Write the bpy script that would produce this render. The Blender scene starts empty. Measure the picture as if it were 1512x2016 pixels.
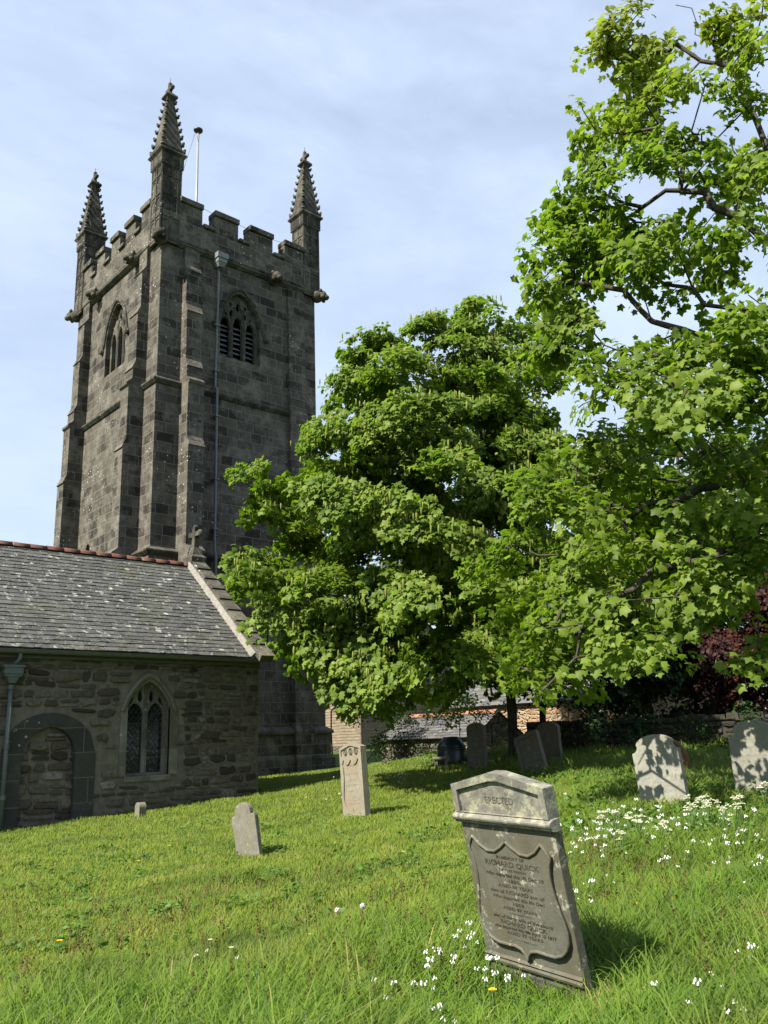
import bpy, bmesh, math, random
import numpy as np
from mathutils import Vector, Matrix, Euler
from mathutils.geometry import tessellate_polygon

PI = math.pi
SC = bpy.context.scene
COL = SC.collection

# ------------------------------------------------------------------ camera
CAM_R = np.array([[0.751724, -0.658653, -0.032969],
                  [0.144956, 0.213796, -0.966064],
                  [0.643349, 0.721434, 0.256191]])
CAM_F = 1702.4
cam_d = bpy.data.cameras.new("camera")
cam_d.sensor_fit = 'VERTICAL'
cam_d.sensor_height = 36.0
cam_d.lens = CAM_F / 2016 * 36
cam_d.clip_start = 0.05
cam_d.clip_end = 3000
cam = bpy.data.objects.new("camera", cam_d)
COL.objects.link(cam)
mw = Matrix.Identity(4)
for r_ in range(3):
    mw[r_][0] = CAM_R[0][r_]
    mw[r_][1] = -CAM_R[1][r_]
    mw[r_][2] = -CAM_R[2][r_]
cam.matrix_world = mw
SC.camera = cam

# ------------------------------------------------------------------ light
SUN_EL, SUN_AZ = math.radians(46), math.radians(-89.2)   # azimuth from +Y towards +X
sun_dir = Vector((math.sin(SUN_AZ) * math.cos(SUN_EL), math.cos(SUN_AZ) * math.cos(SUN_EL), math.sin(SUN_EL)))
sl = bpy.data.lights.new("sun", 'SUN')
sl.energy = 5.0
sl.angle = math.radians(0.55)
sl.color = (1.0, 0.94, 0.83)
so = bpy.data.objects.new("sun", sl)
COL.objects.link(so)
so.rotation_euler = sun_dir.to_track_quat('Z', 'Y').to_euler()

W = bpy.data.worlds.new("World")
SC.world = W
W.use_nodes = True
wt = W.node_tree
wt.nodes.clear()
w_out = wt.nodes.new('ShaderNodeOutputWorld')
w_bg = wt.nodes.new('ShaderNodeBackground')
w_sky = wt.nodes.new('ShaderNodeTexSky')
w_sky.sky_type = 'NISHITA'
w_sky.sun_disc = False
w_sky.sun_elevation = SUN_EL
w_sky.sun_rotation = SUN_AZ % (2 * PI)
w_sky.air_density = 1.0
w_sky.dust_density = 0.4
w_sky.ozone_density = 1.6
w_tc = wt.nodes.new('ShaderNodeTexCoord')
w_map = wt.nodes.new('ShaderNodeMapping')
w_map.inputs['Scale'].default_value = (1.0, 1.4, 3.2)
w_map.inputs['Rotation'].default_value = (0.2, 0.3, 0.6)
w_n = wt.nodes.new('ShaderNodeTexNoise')
w_n.inputs['Scale'].default_value = 1.5
w_n.inputs['Detail'].default_value = 5
w_n.inputs['Roughness'].default_value = 0.52
w_n.inputs['Distortion'].default_value = 0.4
w_r = wt.nodes.new('ShaderNodeMapRange')
w_r.inputs['From Min'].default_value = 0.28
w_r.inputs['From Max'].default_value = 0.72
w_r.inputs['To Min'].default_value = 0.56
w_r.inputs['To Max'].default_value = 0.86
w_mix = wt.nodes.new('ShaderNodeMix')
w_mix.data_type = 'RGBA'
w_mix.inputs[7].default_value = (6.4, 7.6, 9.7, 1)
wt.links.new(w_tc.outputs['Generated'], w_map.inputs['Vector'])
wt.links.new(w_map.outputs['Vector'], w_n.inputs['Vector'])
wt.links.new(w_n.outputs['Fac'], w_r.inputs['Value'])
w_n2 = wt.nodes.new('ShaderNodeTexNoise')
w_n2.inputs['Scale'].default_value = 5.5
w_n2.inputs['Detail'].default_value = 9
w_n2.inputs['Roughness'].default_value = 0.62
w_n2.inputs['Distortion'].default_value = 0.25
w_map2 = wt.nodes.new('ShaderNodeMapping')
w_map2.inputs['Scale'].default_value = (.5, 1.5, 2.2)
w_map2.inputs['Rotation'].default_value = (.5, -.3, 1.1)
wt.links.new(w_tc.outputs['Generated'], w_map2.inputs['Vector'])
wt.links.new(w_map2.outputs['Vector'], w_n2.inputs['Vector'])
w_r2 = wt.nodes.new('ShaderNodeMapRange')
w_r2.inputs['From Min'].default_value = 0.40
w_r2.inputs['From Max'].default_value = 0.72
w_r2.inputs['To Min'].default_value = -0.06
w_r2.inputs['To Max'].default_value = 0.10
wt.links.new(w_n2.outputs['Fac'], w_r2.inputs['Value'])
w_add = wt.nodes.new('ShaderNodeMath')
w_add.operation = 'ADD'
w_add.use_clamp = True
wt.links.new(w_r.outputs['Result'], w_add.inputs[0])
wt.links.new(w_r2.outputs['Result'], w_add.inputs[1])
wt.links.new(w_add.outputs[0], w_mix.inputs[0])
wt.links.new(w_sky.outputs['Color'], w_mix.inputs[6])
wt.links.new(w_mix.outputs[2], w_bg.inputs['Color'])
w_bg.inputs['Strength'].default_value = 0.055
wt.links.new(w_bg.outputs['Background'], w_out.inputs['Surface'])

SC.view_settings.view_transform = 'Standard'
SC.view_settings.look = 'None'
SC.view_settings.gamma = 1
SC.view_settings.exposure = 1.3
SC.render.engine = 'CYCLES'
SC.cycles.max_bounces = 8
SC.cycles.transparent_max_bounces = 8
SC.cycles.caustics_reflective = False
SC.cycles.caustics_refractive = False

# ------------------------------------------------------------------ where things are
def ray(u, v):
    return CAM_R.T @ np.array([(u - 756) / CAM_F, (v - 1008) / CAM_F, 1.0])

def at(u, v, d):
    """world point at horizontal distance d from the standpoint"""
    r = ray(u, v)
    return Vector(r * (d / math.hypot(r[0], r[1])))

_HC = np.array([[10.59, 6.63, .16], [11.61, 5.85, .20], [15.85, 13, .10], [18.03, 14.28, .18], [17.2, 16.0, .18],
                [16.9, 17.0, .16], [19.74, 16.92, .42], [22.5, 14.0, .13], [22.4, 11.1, .18], [4.3, 3.27, -.02],
                [3.65, 4.25, -.08], [2.06, 5.95, .02], [5.05, 2.64, -.14], [10.6, 13.0, 0], [6.9, 10.8, -.02],
                [13.1, 20, 0], [6.6, 20, 0], [0, 0, 0], [21.8, 28.5, -.05], [9, 18, 0], [3, 12, 0], [12, 16, 0],
                [14, 10, .06], [26.9, 32.3, .1], [8, 6, .03]])

def gz(x, y):
    x = np.asarray(x, float); y = np.asarray(y, float)
    xc = np.minimum(x, 34 + 0 * x); yc = np.clip(y, -12, 45)
    base = -1.6 + .055 * np.maximum(xc, -14) - .017 * yc
    num = 0; den = 0.02
    for cx, cy, r in _HC:
        w = np.exp(-((x - cx) ** 2 + (y - cy) ** 2) / (2 * 1.9 ** 2))
        num = num + w * r; den = den + w
    b = num / den
    b = b + .016 * np.sin(x * 1.9 + 1.3 * np.sin(y * .9)) * np.cos(y * 2.3) + .011 * np.sin(x * 4.1 + y * 3.2)
    return base + b

def G(u, v, lift=0.0):
    """ground point seen at photo pixel (u, v)"""
    r = ray(u, v)
    n = math.hypot(r[0], r[1])
    d = np.linspace(3.5, 48, 500)
    q = r[None, :] * (d / n)[:, None]
    hit = np.nonzero(q[:, 2] - lift <= gz(q[:, 0], q[:, 1]))[0]
    p = q[hit[0] if len(hit) else -1]
    return Vector((p[0], p[1], float(gz(p[0], p[1]))))

def ground_at(u, v, d):
    p = at(u, v, d)
    return Vector((p.x, p.y, float(gz(p.x, p.y))))

# ------------------------------------------------------------------ tagging and linking
def tag(o, label=None, cat=None, group=None, kind=None):
    if label: o["label"] = label
    if cat: o["category"] = cat
    if group: o["group"] = group
    if kind: o["kind"] = kind
    return o

def thing(name, label, cat, loc=(0, 0, 0), rot=(0, 0, 0), group=None):
    o = bpy.data.objects.new(name, None)
    o.empty_display_size = 0.2
    COL.objects.link(o)
    o.location = loc
    o.rotation_euler = rot
    return tag(o, label, cat, group)

def copy_tree(o, parent=None):
    c = o.copy()
    COL.objects.link(c)
    c.parent = parent
    for ch in list(o.children):
        copy_tree(ch, c)
    return c

class MB:
    """collects faces and links them as one mesh object"""
    def __init__(s):
        s.v = []; s.f = []; s.m = []; s.sm = []; s.cur = 0; s.smooth = False
    def face(s, idx):
        s.f.append(tuple(idx)); s.m.append(s.cur); s.sm.append(s.smooth)
    def add(s, verts, faces):
        b = len(s.v)
        s.v.extend([tuple(p) for p in verts])
        for f in faces: s.face([b + i for i in f])
    def box(s, x0, x1, y0, y1, z0, z1, M=None):
        vs = [(x0, y0, z0), (x1, y0, z0), (x1, y1, z0), (x0, y1, z0), (x0, y0, z1), (x1, y0, z1), (x1, y1, z1), (x0, y1, z1)]
        if M is not None: vs = [tuple(M @ Vector(p)) for p in vs]
        s.add(vs, [(0, 3, 2, 1), (4, 5, 6, 7), (0, 1, 5, 4), (1, 2, 6, 5), (2, 3, 7, 6), (3, 0, 4, 7)])
    def frus(s, c, z0, z1, a0, a1, b0=None, b1=None):
        b0 = a0 if b0 is None else b0; b1 = a1 if b1 is None else b1
        vs = [(c[0] + sx * a0, c[1] + sy * b0, z0) for sx, sy in ((-1, -1), (1, -1), (1, 1), (-1, 1))]
        vs += [(c[0] + sx * a1, c[1] + sy * b1, z1) for sx, sy in ((-1, -1), (1, -1), (1, 1), (-1, 1))]
        s.add(vs, [(0, 3, 2, 1), (4, 5, 6, 7), (0, 1, 5, 4), (1, 2, 6, 5), (2, 3, 7, 6), (3, 0, 4, 7)])
    def prism(s, pts, O, U, V, N, t):
        """2-D outline pts extruded by t along N"""
        O, U, V, N = Vector(O), Vector(U), Vector(V), Vector(N)
        n = len(pts)
        a = [O + U * p[0] + V * p[1] for p in pts]
        b = [p + N * t for p in a]
        s.add(a + b, [tuple(range(n))[::-1], tuple(range(n, 2 * n))] + [(i, (i + 1) % n, n + (i + 1) % n, n + i) for i in range(n)])
    def panel(s, outer, holes, O, U, V, N, t):
        O, U, V, N = Vector(O), Vector(U), Vector(V), Vector(N)
        loops = [outer] + list(holes)
        tri = tessellate_polygon([[Vector((p[0], p[1], 0)) for p in lp] for lp in loops])
        flat = [p for lp in loops for p in lp]
        n = len(flat)
        a = [O + U * p[0] + V * p[1] for p in flat]
        s.add(a + [p + N * t for p in a], [tuple(q) for q in tri] + [tuple(i + n for i in q)[::-1] for q in tri])
        b = len(s.v) - 2 * n
        st = 0
        for lp in loops:
            k = len(lp)
            for i in range(k):
                j = (i + 1) % k
                s.face([b + st + i, b + st + j, b + n + st + j, b + n + st + i])
            st += k
    def tube(s, pts, r, n=8, caps=True):
        pts = [Vector(p) for p in pts]
        rs = r if isinstance(r, (list, tuple)) else [r] * len(pts)
        b = len(s.v)
        up0 = None
        for i, p in enumerate(pts):
            d = (pts[min(i + 1, len(pts) - 1)] - pts[max(i - 1, 0)]).normalized()
            if up0 is None:
                up0 = Vector((0, 0, 1)) if abs(d.z) < .9 else Vector((1, 0, 0))
            e1 = up0.cross(d)
            if e1.length < 1e-4: e1 = Vector((0, 1, 0)).cross(d)
            e1.normalize(); e2 = d.cross(e1); up0 = e2
            for k in range(n):
                a = 2 * PI * k / n
                s.v.append(tuple(p + (e1 * math.cos(a) + e2 * math.sin(a)) * rs[i]))
        for i in range(len(pts) - 1):
            for k in range(n):
                k2 = (k + 1) % n
                s.face([b + i * n + k, b + i * n + k2, b + (i + 1) * n + k2, b + (i + 1) * n + k])
        if caps:
            s.face([b + k for k in range(n)][::-1])
            s.face([b + (len(pts) - 1) * n + k for k in range(n)])
    def lathe(s, prof, c, n=16):
        b = len(s.v)
        for r, z in prof:
            for k in range(n):
                a = 2 * PI * k / n
                s.v.append((c[0] + r * math.cos(a), c[1] + r * math.sin(a), c[2] + z))
        m = len(prof)
        for i in range(m - 1):
            for k in range(n):
                k2 = (k + 1) % n
                s.face([b + i * n + k, b + i * n + k2, b + (i + 1) * n + k2, b + (i + 1) * n + k])
        s.face([b + k for k in range(n)][::-1])
        s.face([b + (m - 1) * n + k for k in range(n)])
    def ball(s, c, r, sc=(1, 1, 1), n=8, m=6):
        b = len(s.v)
        c = Vector(c)
        for i in range(m + 1):
            t = PI * i / m
            for k in range(n):
                a = 2 * PI * k / n
                s.v.append((c.x + r * sc[0] * math.sin(t) * math.cos(a), c.y + r * sc[1] * math.sin(t) * math.sin(a), c.z + r * sc[2] * math.cos(t)))
        for i in range(m):
            for k in range(n):
                k2 = (k + 1) % n
                s.face([b + i * n + k2, b + i * n + k, b + (i + 1) * n + k, b + (i + 1) * n + k2])
    def build(s, name, mats, parent=None, world=False, bevel=0.0, attr=None):
        """world=True: vertices are world coordinates, the parent is an unrotated Empty"""
        me = bpy.data.meshes.new(name)
        v = s.v
        if world and parent is not None:
            L = parent.location.copy()
            q = parent.parent
            while q is not None:
                L += q.location; q = q.parent
            v = [(p[0] - L.x, p[1] - L.y, p[2] - L.z) for p in v]
        me.from_pydata(v, [], s.f)
        for m in (mats if isinstance(mats, (list, tuple)) else [mats]):
            me.materials.append(m)
        me.polygons.foreach_set('material_index', s.m)
        me.polygons.foreach_set('use_smooth', s.sm)
        if attr is not None:
            a = me.attributes.new('rnd', 'FLOAT', 'POINT')
            a.data.foreach_set('value', np.asarray(attr, np.float32))
        me.update()
        o = bpy.data.objects.new(name, me)
        COL.objects.link(o)
        if parent is not None: o.parent = parent
        if bevel:
            md = o.modifiers.new('bevel', 'BEVEL'); md.width = bevel; md.segments = 2; md.limit_method = 'ANGLE'
        return o

def mesh_np(name, verts, tris, mats, parent=None, attrs=None, mat_idx=None, smooth=False):
    me = bpy.data.meshes.new(name)
    nv, nf = len(verts), len(tris)
    me.vertices.add(nv)
    me.vertices.foreach_set('co', np.ascontiguousarray(verts, np.float32).ravel())
    me.loops.add(nf * 3)
    me.loops.foreach_set('vertex_index', np.ascontiguousarray(tris, np.int32).ravel())
    me.polygons.add(nf)
    me.polygons.foreach_set('loop_start', np.arange(0, nf * 3, 3, dtype=np.int32))
    me.polygons.foreach_set('loop_total', np.full(nf, 3, np.int32))
    for m in (mats if isinstance(mats, (list, tuple)) else [mats]):
        me.materials.append(m)
    if mat_idx is not None:
        me.polygons.foreach_set('material_index', np.asarray(mat_idx, np.int32))
    if smooth:
        me.polygons.foreach_set('use_smooth', np.ones(nf, bool))
    for k, a in (attrs or {}).items():
        at_ = me.attributes.new(k, 'FLOAT', 'POINT')
        at_.data.foreach_set('value', np.asarray(a, np.float32))
    me.update(calc_edges=True)
    o = bpy.data.objects.new(name, me)
    COL.objects.link(o)
    if parent is not None: o.parent = parent
    return o

# ------------------------------------------------------------------ materials
class Mat:
    def __init__(s, name, rough=0.8, spec=0.3):
        s.m = bpy.data.materials.new(name)
        s.m.use_nodes = True
        s.t = s.m.node_tree
        s.b = s.t.nodes['Principled BSDF']
        s.b.inputs['Roughness'].default_value = rough
        s.b.inputs['Specular IOR Level'].default_value = spec
    def n(s, typ, ins=None, **props):
        nd = s.t.nodes.new(typ)
        for k, v in props.items(): setattr(nd, k, v)
        for k, v in (ins or {}).items(): s.set(nd.inputs[k], v)
        return nd
    def set(s, sock, v):
        if isinstance(v, bpy.types.NodeSocket): s.t.links.new(v, sock)
        elif isinstance(v, (tuple, list)) and len(v) == 3 and sock.type == 'RGBA': sock.default_value = (*v, 1)
        else: sock.default_value = v
    def pos(s):
        return s.n('ShaderNodeNewGeometry').outputs['Position']
    def obj(s):
        return s.n('ShaderNodeTexCoord').outputs['Object']
    def noise(s, vec, scale, detail=4, rough=.55, dist=0):
        return s.n('ShaderNodeTexNoise', {'Vector': vec, 'Scale': scale, 'Detail': detail, 'Roughness': rough, 'Distortion': dist}).outputs['Fac']
    def ramp(s, fac, a, b, lo=0.0, hi=1.0):
        return s.n('ShaderNodeMapRange', {'Value': fac, 'From Min': a, 'From Max': b, 'To Min': lo, 'To Max': hi}).outputs['Result']
    def mix(s, fac, a, b, mode='MIX'):
        nd = s.n('ShaderNodeMix', data_type='RGBA', blend_type=mode)
        s.set(nd.inputs[0], fac); s.set(nd.inputs[6], a); s.set(nd.inputs[7], b)
        return nd.outputs[2]
    def math(s, op, a, b=0.0, c=None):
        nd = s.n('ShaderNodeMath', operation=op)
        s.set(nd.inputs[0], a); s.set(nd.inputs[1], b)
        if c is not None: s.set(nd.inputs[2], c)
        return nd.outputs[0]
    def sep(s, v):
        return s.n('ShaderNodeSeparateXYZ', {'Vector': v}).outputs
    def comb(s, x, y, z):
        return s.n('ShaderNodeCombineXYZ', {'X': x, 'Y': y, 'Z': z}).outputs[0]
    def vmul(s, v, k):
        nd = s.n('ShaderNodeVectorMath', operation='MULTIPLY'); s.set(nd.inputs[0], v); nd.inputs[1].default_value = k
        return nd.outputs[0]
    def vadd(s, a, b):
        nd = s.n('ShaderNodeVectorMath', operation='ADD'); s.set(nd.inputs[0], a); s.set(nd.inputs[1], b)
        return nd.outputs[0]
    def attr(s, name):
        return s.n('ShaderNodeAttribute', attribute_name=name).outputs['Fac']
    def color(s, c): s.set(s.b.inputs['Base Color'], c)
    def bump(s, h, strength=.5, dist=.02):
        nd = s.n('ShaderNodeBump', {'Height': h, 'Strength': strength, 'Distance': dist})
        s.set(s.b.inputs['Normal'], nd.outputs[0])

def wallcoord(M):
    x, y, z = M.sep(M.pos())
    return M.comb(M.math('ADD', x, y), z, 0.0), z

def ashlar(name, dark, mid, pale, w=.78, h=.40, lichen=.5, orange=.5, mortar=(.2, .19, .165), bump=.6):
    M = Mat(name, .92, .15)
    p = M.pos()
    uv, z = wallcoord(M)
    wv = M.vadd(uv, M.vmul(M.n('ShaderNodeTexNoise', {'Vector': p, 'Scale': 1.6, 'Detail': 2}).outputs['Color'], (.05, .03, 0)))
    br = M.n('ShaderNodeTexBrick', {'Vector': wv, 'Scale': 1.0, 'Mortar Size': .016, 'Mortar Smooth': .3, 'Brick Width': w, 'Row Height': h,
                                    'Color1': (0, 0, 0), 'Color2': (1, 1, 1), 'Mortar': (.5, .5, .5)}, offset=.5, squash=.7, squash_frequency=3)
    bv = M.sep(br.outputs['Color'])[0]
    big = M.noise(p, .55, 4, .6)
    fine = M.noise(p, 7.5, 6, .68)
    grain = M.noise(p, 28, 4, .7)
    blk = M.math('ADD', M.math('MULTIPLY', bv, .62), M.math('MULTIPLY', big, .62))
    c = M.mix(M.ramp(blk, .32, .78), dark, mid)
    c = M.mix(M.ramp(M.math('ADD', fine, M.math('MULTIPLY', grain, .5)), .62, .98, 0, .55), c, dark)
    patch = M.noise(p, 1.5, 7, .74)
    c = M.mix(M.ramp(M.math('ADD', patch, M.math('MULTIPLY', grain, .30)), .62, .80, 0, lichen), c, pale)
    dk = M.noise(M.vadd(p, (31.0, 7.0, 3.0)), 3.0, 7, .78)
    c = M.mix(M.ramp(M.math('SUBTRACT', dk, M.math('MULTIPLY', bv, .10)), .54, .66, 0, .5), c, dark)
    sp = M.n('ShaderNodeTexVoronoi', {'Vector': p, 'Scale': 5.0, 'Randomness': 1.0}).outputs['Distance']
    c = M.mix(M.math('MULTIPLY', M.ramp(sp, .16, .10), M.ramp(big, .5, .62)), c, (.5, .5, .46))
    og = M.noise(M.vadd(p, (11.0, 3.0, 5.0)), .9, 6, .75)
    c = M.mix(M.ramp(og, .70, .76, 0, orange), c, (.40, .20, .06))
    c = M.mix(M.ramp(br.outputs['Fac'], .3, .9, 0, .75), c, mortar)
    M.color(c)
    hgt = M.math('ADD', M.math('MULTIPLY', fine, .7), M.math('MULTIPLY', grain, .35))
    hgt = M.math('SUBTRACT', hgt, M.math('MULTIPLY', br.outputs['Fac'], .5))
    M.bump(hgt, bump, .05)
    return M.m

def rubble(name, c1, c2, c3, mortar, sx=2.6, sz=5.2, bump=.9, moss=(.08, .09, .05)):
    M = Mat(name, .93, .15)
    p = M.pos()
    uv, z = wallcoord(M)
    v = M.vmul(uv, (sx, sz, 1))
    v = M.vadd(v, M.vmul(M.n('ShaderNodeTexNoise', {'Vector': p, 'Scale': 1.4, 'Detail': 3}).outputs['Color'], (1.5, 1.5, 0)))
    vo = M.n('ShaderNodeTexVoronoi', {'Vector': v, 'Scale': 1.0, 'Randomness': .8}, voronoi_dimensions='2D')
    ve = M.n('ShaderNodeTexVoronoi', {'Vector': v, 'Scale': 1.0, 'Randomness': .8}, voronoi_dimensions='2D', feature='DISTANCE_TO_EDGE').outputs['Distance']
    col = M.sep(vo.outputs['Color'])
    fine = M.noise(p, 9, 6, .7)
    grain = M.noise(p, 34, 4, .7)
    edge = M.math('ADD', ve, M.math('MULTIPLY', M.math('SUBTRACT', fine, .5), .16))
    c = M.mix(col[0], c1, c2)
    c = M.mix(M.ramp(col[1], .6, 1.0, 0, .9), c, c3)
    c = M.mix(M.ramp(fine, .35, .7, 0, .6), c, c1)
    c = M.mix(M.ramp(M.noise(p, .8, 5, .65), .5, .7, 0, .55), c, moss)
    c = M.mix(M.ramp(edge, .085, .03, 0, .85), c, mortar)
    c = M.mix(M.ramp(M.noise(M.vadd(p, (5, 9, 2)), 3.4, 6, .75), .63, .70, 0, .55), c, (.34, .34, .30))
    M.color(c)
    h = M.math('ADD', M.ramp(edge, 0, .25), M.math('MULTIPLY', M.math('ADD', fine, grain), .22))
    M.bump(h, bump, .06)
    return M.m

def stone(name, base, dark, pale, lich=.5, scale=6.0, bump=.35, brown=None, lich_c=(.5, .48, .36), rough=.85, lt=.60):
    M = Mat(name, rough, .2)
    p = M.obj()
    a = M.noise(p, scale, 6, .65)
    b = M.noise(M.vadd(p, (3, 8, 1)), scale * 3.1, 6, .75)
    g = M.noise(p, 70, 3, .6)
    c = M.mix(M.ramp(a, .35, .65), base, pale)
    c = M.mix(M.ramp(b, .5, .72, 0, .8), c, dark)
    if brown: c = M.mix(M.ramp(M.noise(M.vadd(p, (9, 1, 4)), scale * .6, 5, .6), .45, .65, 0, .8), c, brown)
    l = M.noise(M.vadd(p, (1, 2, 7)), scale * 1.7, 7, .78)
    c = M.mix(M.ramp(l, lt, lt + .06, 0, lich), c, lich_c)
    l2 = M.n('ShaderNodeTexVoronoi', {'Vector': M.vadd(p, M.vmul(M.n('ShaderNodeTexNoise', {'Vector': p, 'Scale': 20.0}).outputs['Color'], (.05, .05, .05))), 'Scale': 9.0}).outputs['Distance']
    c = M.mix(M.ramp(l2, .10, .05, 0, lich), c, (.04, .035, .03))
    c = M.mix(M.ramp(g, .3, .7, 0, .25), c, dark)
    M.color(c)
    M.bump(M.math('ADD', M.math('MULTIPLY', b, .6), M.math('MULTIPLY', g, .4)), bump, .012)
    return M.m

def plain(name, c, rough=.7, spec=.3, var=.35, scale=14, metal=0):
    M = Mat(name, rough, spec)
    f = M.noise(M.obj(), scale, 5, .65)
    M.color(M.mix(M.ramp(f, .3, .75), tuple(k * (1 - var) for k in c), tuple(min(1, k * (1 + var)) for k in c)))
    M.b.inputs['Metallic'].default_value = metal
    M.bump(f, .25, .004)
    return M.m

def leafmat(name, c_dark, c_mid, c_light, trans=.42, rough=.42, yellow=None):
    M = Mat(name, rough + .12, .18)
    r = M.attr('rnd')
    c = M.mix(M.ramp(r, 0, .5), c_dark, c_mid)
    c = M.mix(M.ramp(r, .5, 1.0), c, c_light)
    if yellow:
        c = M.mix(M.ramp(M.attr('hgt'), .35, 1.0, 0, .4), c, yellow)
    M.color(c)
    tr = M.n('ShaderNodeBsdfTranslucent')
    M.set(tr.inputs['Color'], M.mix(1.0, c, (1.5, 1.75, .75), 'MULTIPLY'))
    mx = M.n('ShaderNodeMixShader')
    mx.inputs[0].default_value = trans
    out = M.t.nodes['Material Output']
    M.t.links.new(M.b.outputs[0], mx.inputs[1])
    M.t.links.new(tr.outputs[0], mx.inputs[2])
    M.t.links.new(mx.outputs[0], out.inputs['Surface'])
    return M.m

m_tower = ashlar('tower_granite', (.026, .0235, .0195), (.094, .085, .068), (.20, .184, .15), lichen=.6, orange=.6, mortar=(.165, .152, .128))
m_trim = ashlar('trim_granite', (.024, .0225, .019), (.072, .067, .053), (.185, .172, .13), w=1.3, h=3.0, lichen=.55, orange=.8)
m_chapel = rubble('chapel_rubble', (.060, .046, .036), (.14, .115, .085), (.20, .17, .125), (.25, .225, .18))
m_infill = ashlar('infill_blocks', (.045, .037, .028), (.10, .085, .064), (.17, .15, .12), w=.66, h=.26, lichen=.3, orange=.0, mortar=(.17, .155, .125))
m_jamb = ashlar('smooth_granite', (.040, .037, .032), (.062, .058, .051), (.09, .086, .076), w=3, h=.55, lichen=.55, orange=0, mortar=(.13, .12, .105), bump=.7)
m_window = ashlar('window_granite', (.10, .09, .072), (.20, .18, .145), (.33, .31, .26), w=2, h=2, lichen=.4, orange=.1)
m_pale = ashlar('pale_repair_stone', (.16, .14, .09), (.26, .23, .15), (.32, .30, .22), w=2, h=2, lichen=.3, orange=.1)
m_hedgewall = rubble('boundary_rubble', (.05, .045, .036), (.12, .105, .08), (.17, .155, .12), (.10, .095, .075), sx=3.2, sz=6)
m_cottage = rubble('cottage_rubble', (.20, .12, .065), (.34, .21, .11), (.42, .34, .24), (.40, .36, .28), sx=3.4, sz=6.5)
m_white = plain('limewash', (.78, .76, .70), .9, .1, .08, 3)
m_pipe = plain('green_grey_paint', (.095, .108, .10), .5, .4, .25, 9)
m_gutter = plain('gutter_paint', (.10, .102, .092), .5, .4, .25, 9)
m_lead = plain('lead_grey', (.045, .048, .046), .55, .4, .3, 12)
m_zinc = plain('zinc_grey', (.15, .16, .155), .55, .4, .3, 12)
m_pole = plain('pale_painted_metal', (.22, .22, .22), .4, .5, .1, 6)
m_black = plain('black_metal', (.03, .03, .032), .5, .4, .3, 9)
m_mortar = plain('lime_mortar', (.20, .19, .165), .95, .1, .3, 9)
m_wood = plain('grey_weathered_wood', (.14, .11, .08), .9, .1, .4, 6)
m_text = plain('worn_lettering', (.046, .042, .032), .9, .1, .7, 22)
m_text_mid = plain('half_worn_lettering', (.075, .07, .055), .9, .1, .5, 26)
m_text_soft = plain('faint_lettering', (.052, .047, .036), .9, .1, .5, 30)
m_louvre = plain('louvre_slate', (.12, .125, .13), .8, .2, .4, 8)
m_dark = plain('unlit_inside', (.012, .012, .012), .95, .05, .2, 4)

def stonesmat(name, c1, c2, c3, c4):
    M = Mat(name, .93, .12)
    p = M.pos()
    r = M.attr('rnd')
    fine = M.noise(p, 10, 6, .7); grain = M.noise(p, 38, 4, .7)
    c = M.mix(M.ramp(r, 0, .4), c1, c2)
    c = M.mix(M.ramp(r, .4, .75), c, c3)
    c = M.mix(M.ramp(r, .9, 1.0), c, c4)
    c = M.mix(M.ramp(fine, .40, .68, 0, .7), c, c1)
    c = M.mix(M.ramp(M.noise(p, .9, 5, .65), .54, .72, 0, .4), c, (.065, .062, .036))
    c = M.mix(M.ramp(M.noise(M.vadd(p, (5, 9, 2)), 3.0, 7, .76), .61, .68, 0, .6), c, (.24, .24, .21))
    M.color(c)
    M.bump(M.math('ADD', fine, M.math('MULTIPLY', grain, .5)), .9, .035)
    return M.m
m_stones = stonesmat('aisle_stones', (.048, .039, .031), (.108, .088, .067), (.165, .140, .108), (.24, .215, .178))
m_stones2 = stonesmat('boundary_stones', (.022, .020, .016), (.048, .043, .033), (.065, .058, .045), (.09, .084, .068))  # stone colours darkened to carry the shade on the boundary wall
m_shadebed = plain('shaded_wall_mortar', (.05, .045, .036), .95, .05, .35, 5)  # dark copy of the bedding mortar, shade put into its colour
m_bed = plain('bedding_mortar', (.150, .131, .103), .95, .05, .35, 5)

# slates
def slatemat(name, base, pale, spots=.8):
    M = Mat(name, .78, .3)
    p = M.pos()
    r = M.attr('rnd')
    f = M.noise(p, 11, 6, .7)
    c = M.mix(r, tuple(k * .62 for k in base), tuple(k * 1.35 for k in base))
    c = M.mix(M.ramp(f, .45, .75, 0, .6), c, pale)
    l = M.noise(M.vadd(p, (4, 4, 4)), 4.2, 7, .72)
    c = M.mix(M.ramp(l, .585, .64, 0, spots), c, (.36, .36, .32))
    v = M.n('ShaderNodeTexVoronoi', {'Vector': M.vadd(p, M.vmul(M.n('ShaderNodeTexNoise', {'Vector': p, 'Scale': 9.0}).outputs['Color'], (.12, .12, .12))), 'Scale': 2.3}).outputs['Distance']
    c = M.mix(M.ramp(v, .17, .10, 0, spots), c, (.42, .41, .33))
    v2 = M.n('ShaderNodeTexVoronoi', {'Vector': p, 'Scale': 13.0}).outputs['Distance']
    c = M.mix(M.ramp(v2, .22, .12, 0, spots * .7), c, (.40, .40, .36))
    c = M.mix(M.ramp(M.noise(p, .8, 4, .6), .45, .7, 0, .35), c, (.09, .095, .05))
    M.color(c)
    M.bump(f, .5, .012)
    return M.m
m_slate = slatemat('lichened_slate', (.058, .058, .055), (.11, .11, .10))
m_slate2 = slatemat('grey_slate', (.08, .077, .077), (.13, .125, .125), .25)
m_ridge = stone('red_ridge_clay', (.095, .034, .024), (.045, .028, .022), (.13, .065, .045), .45, 3.0, .3)
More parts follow.
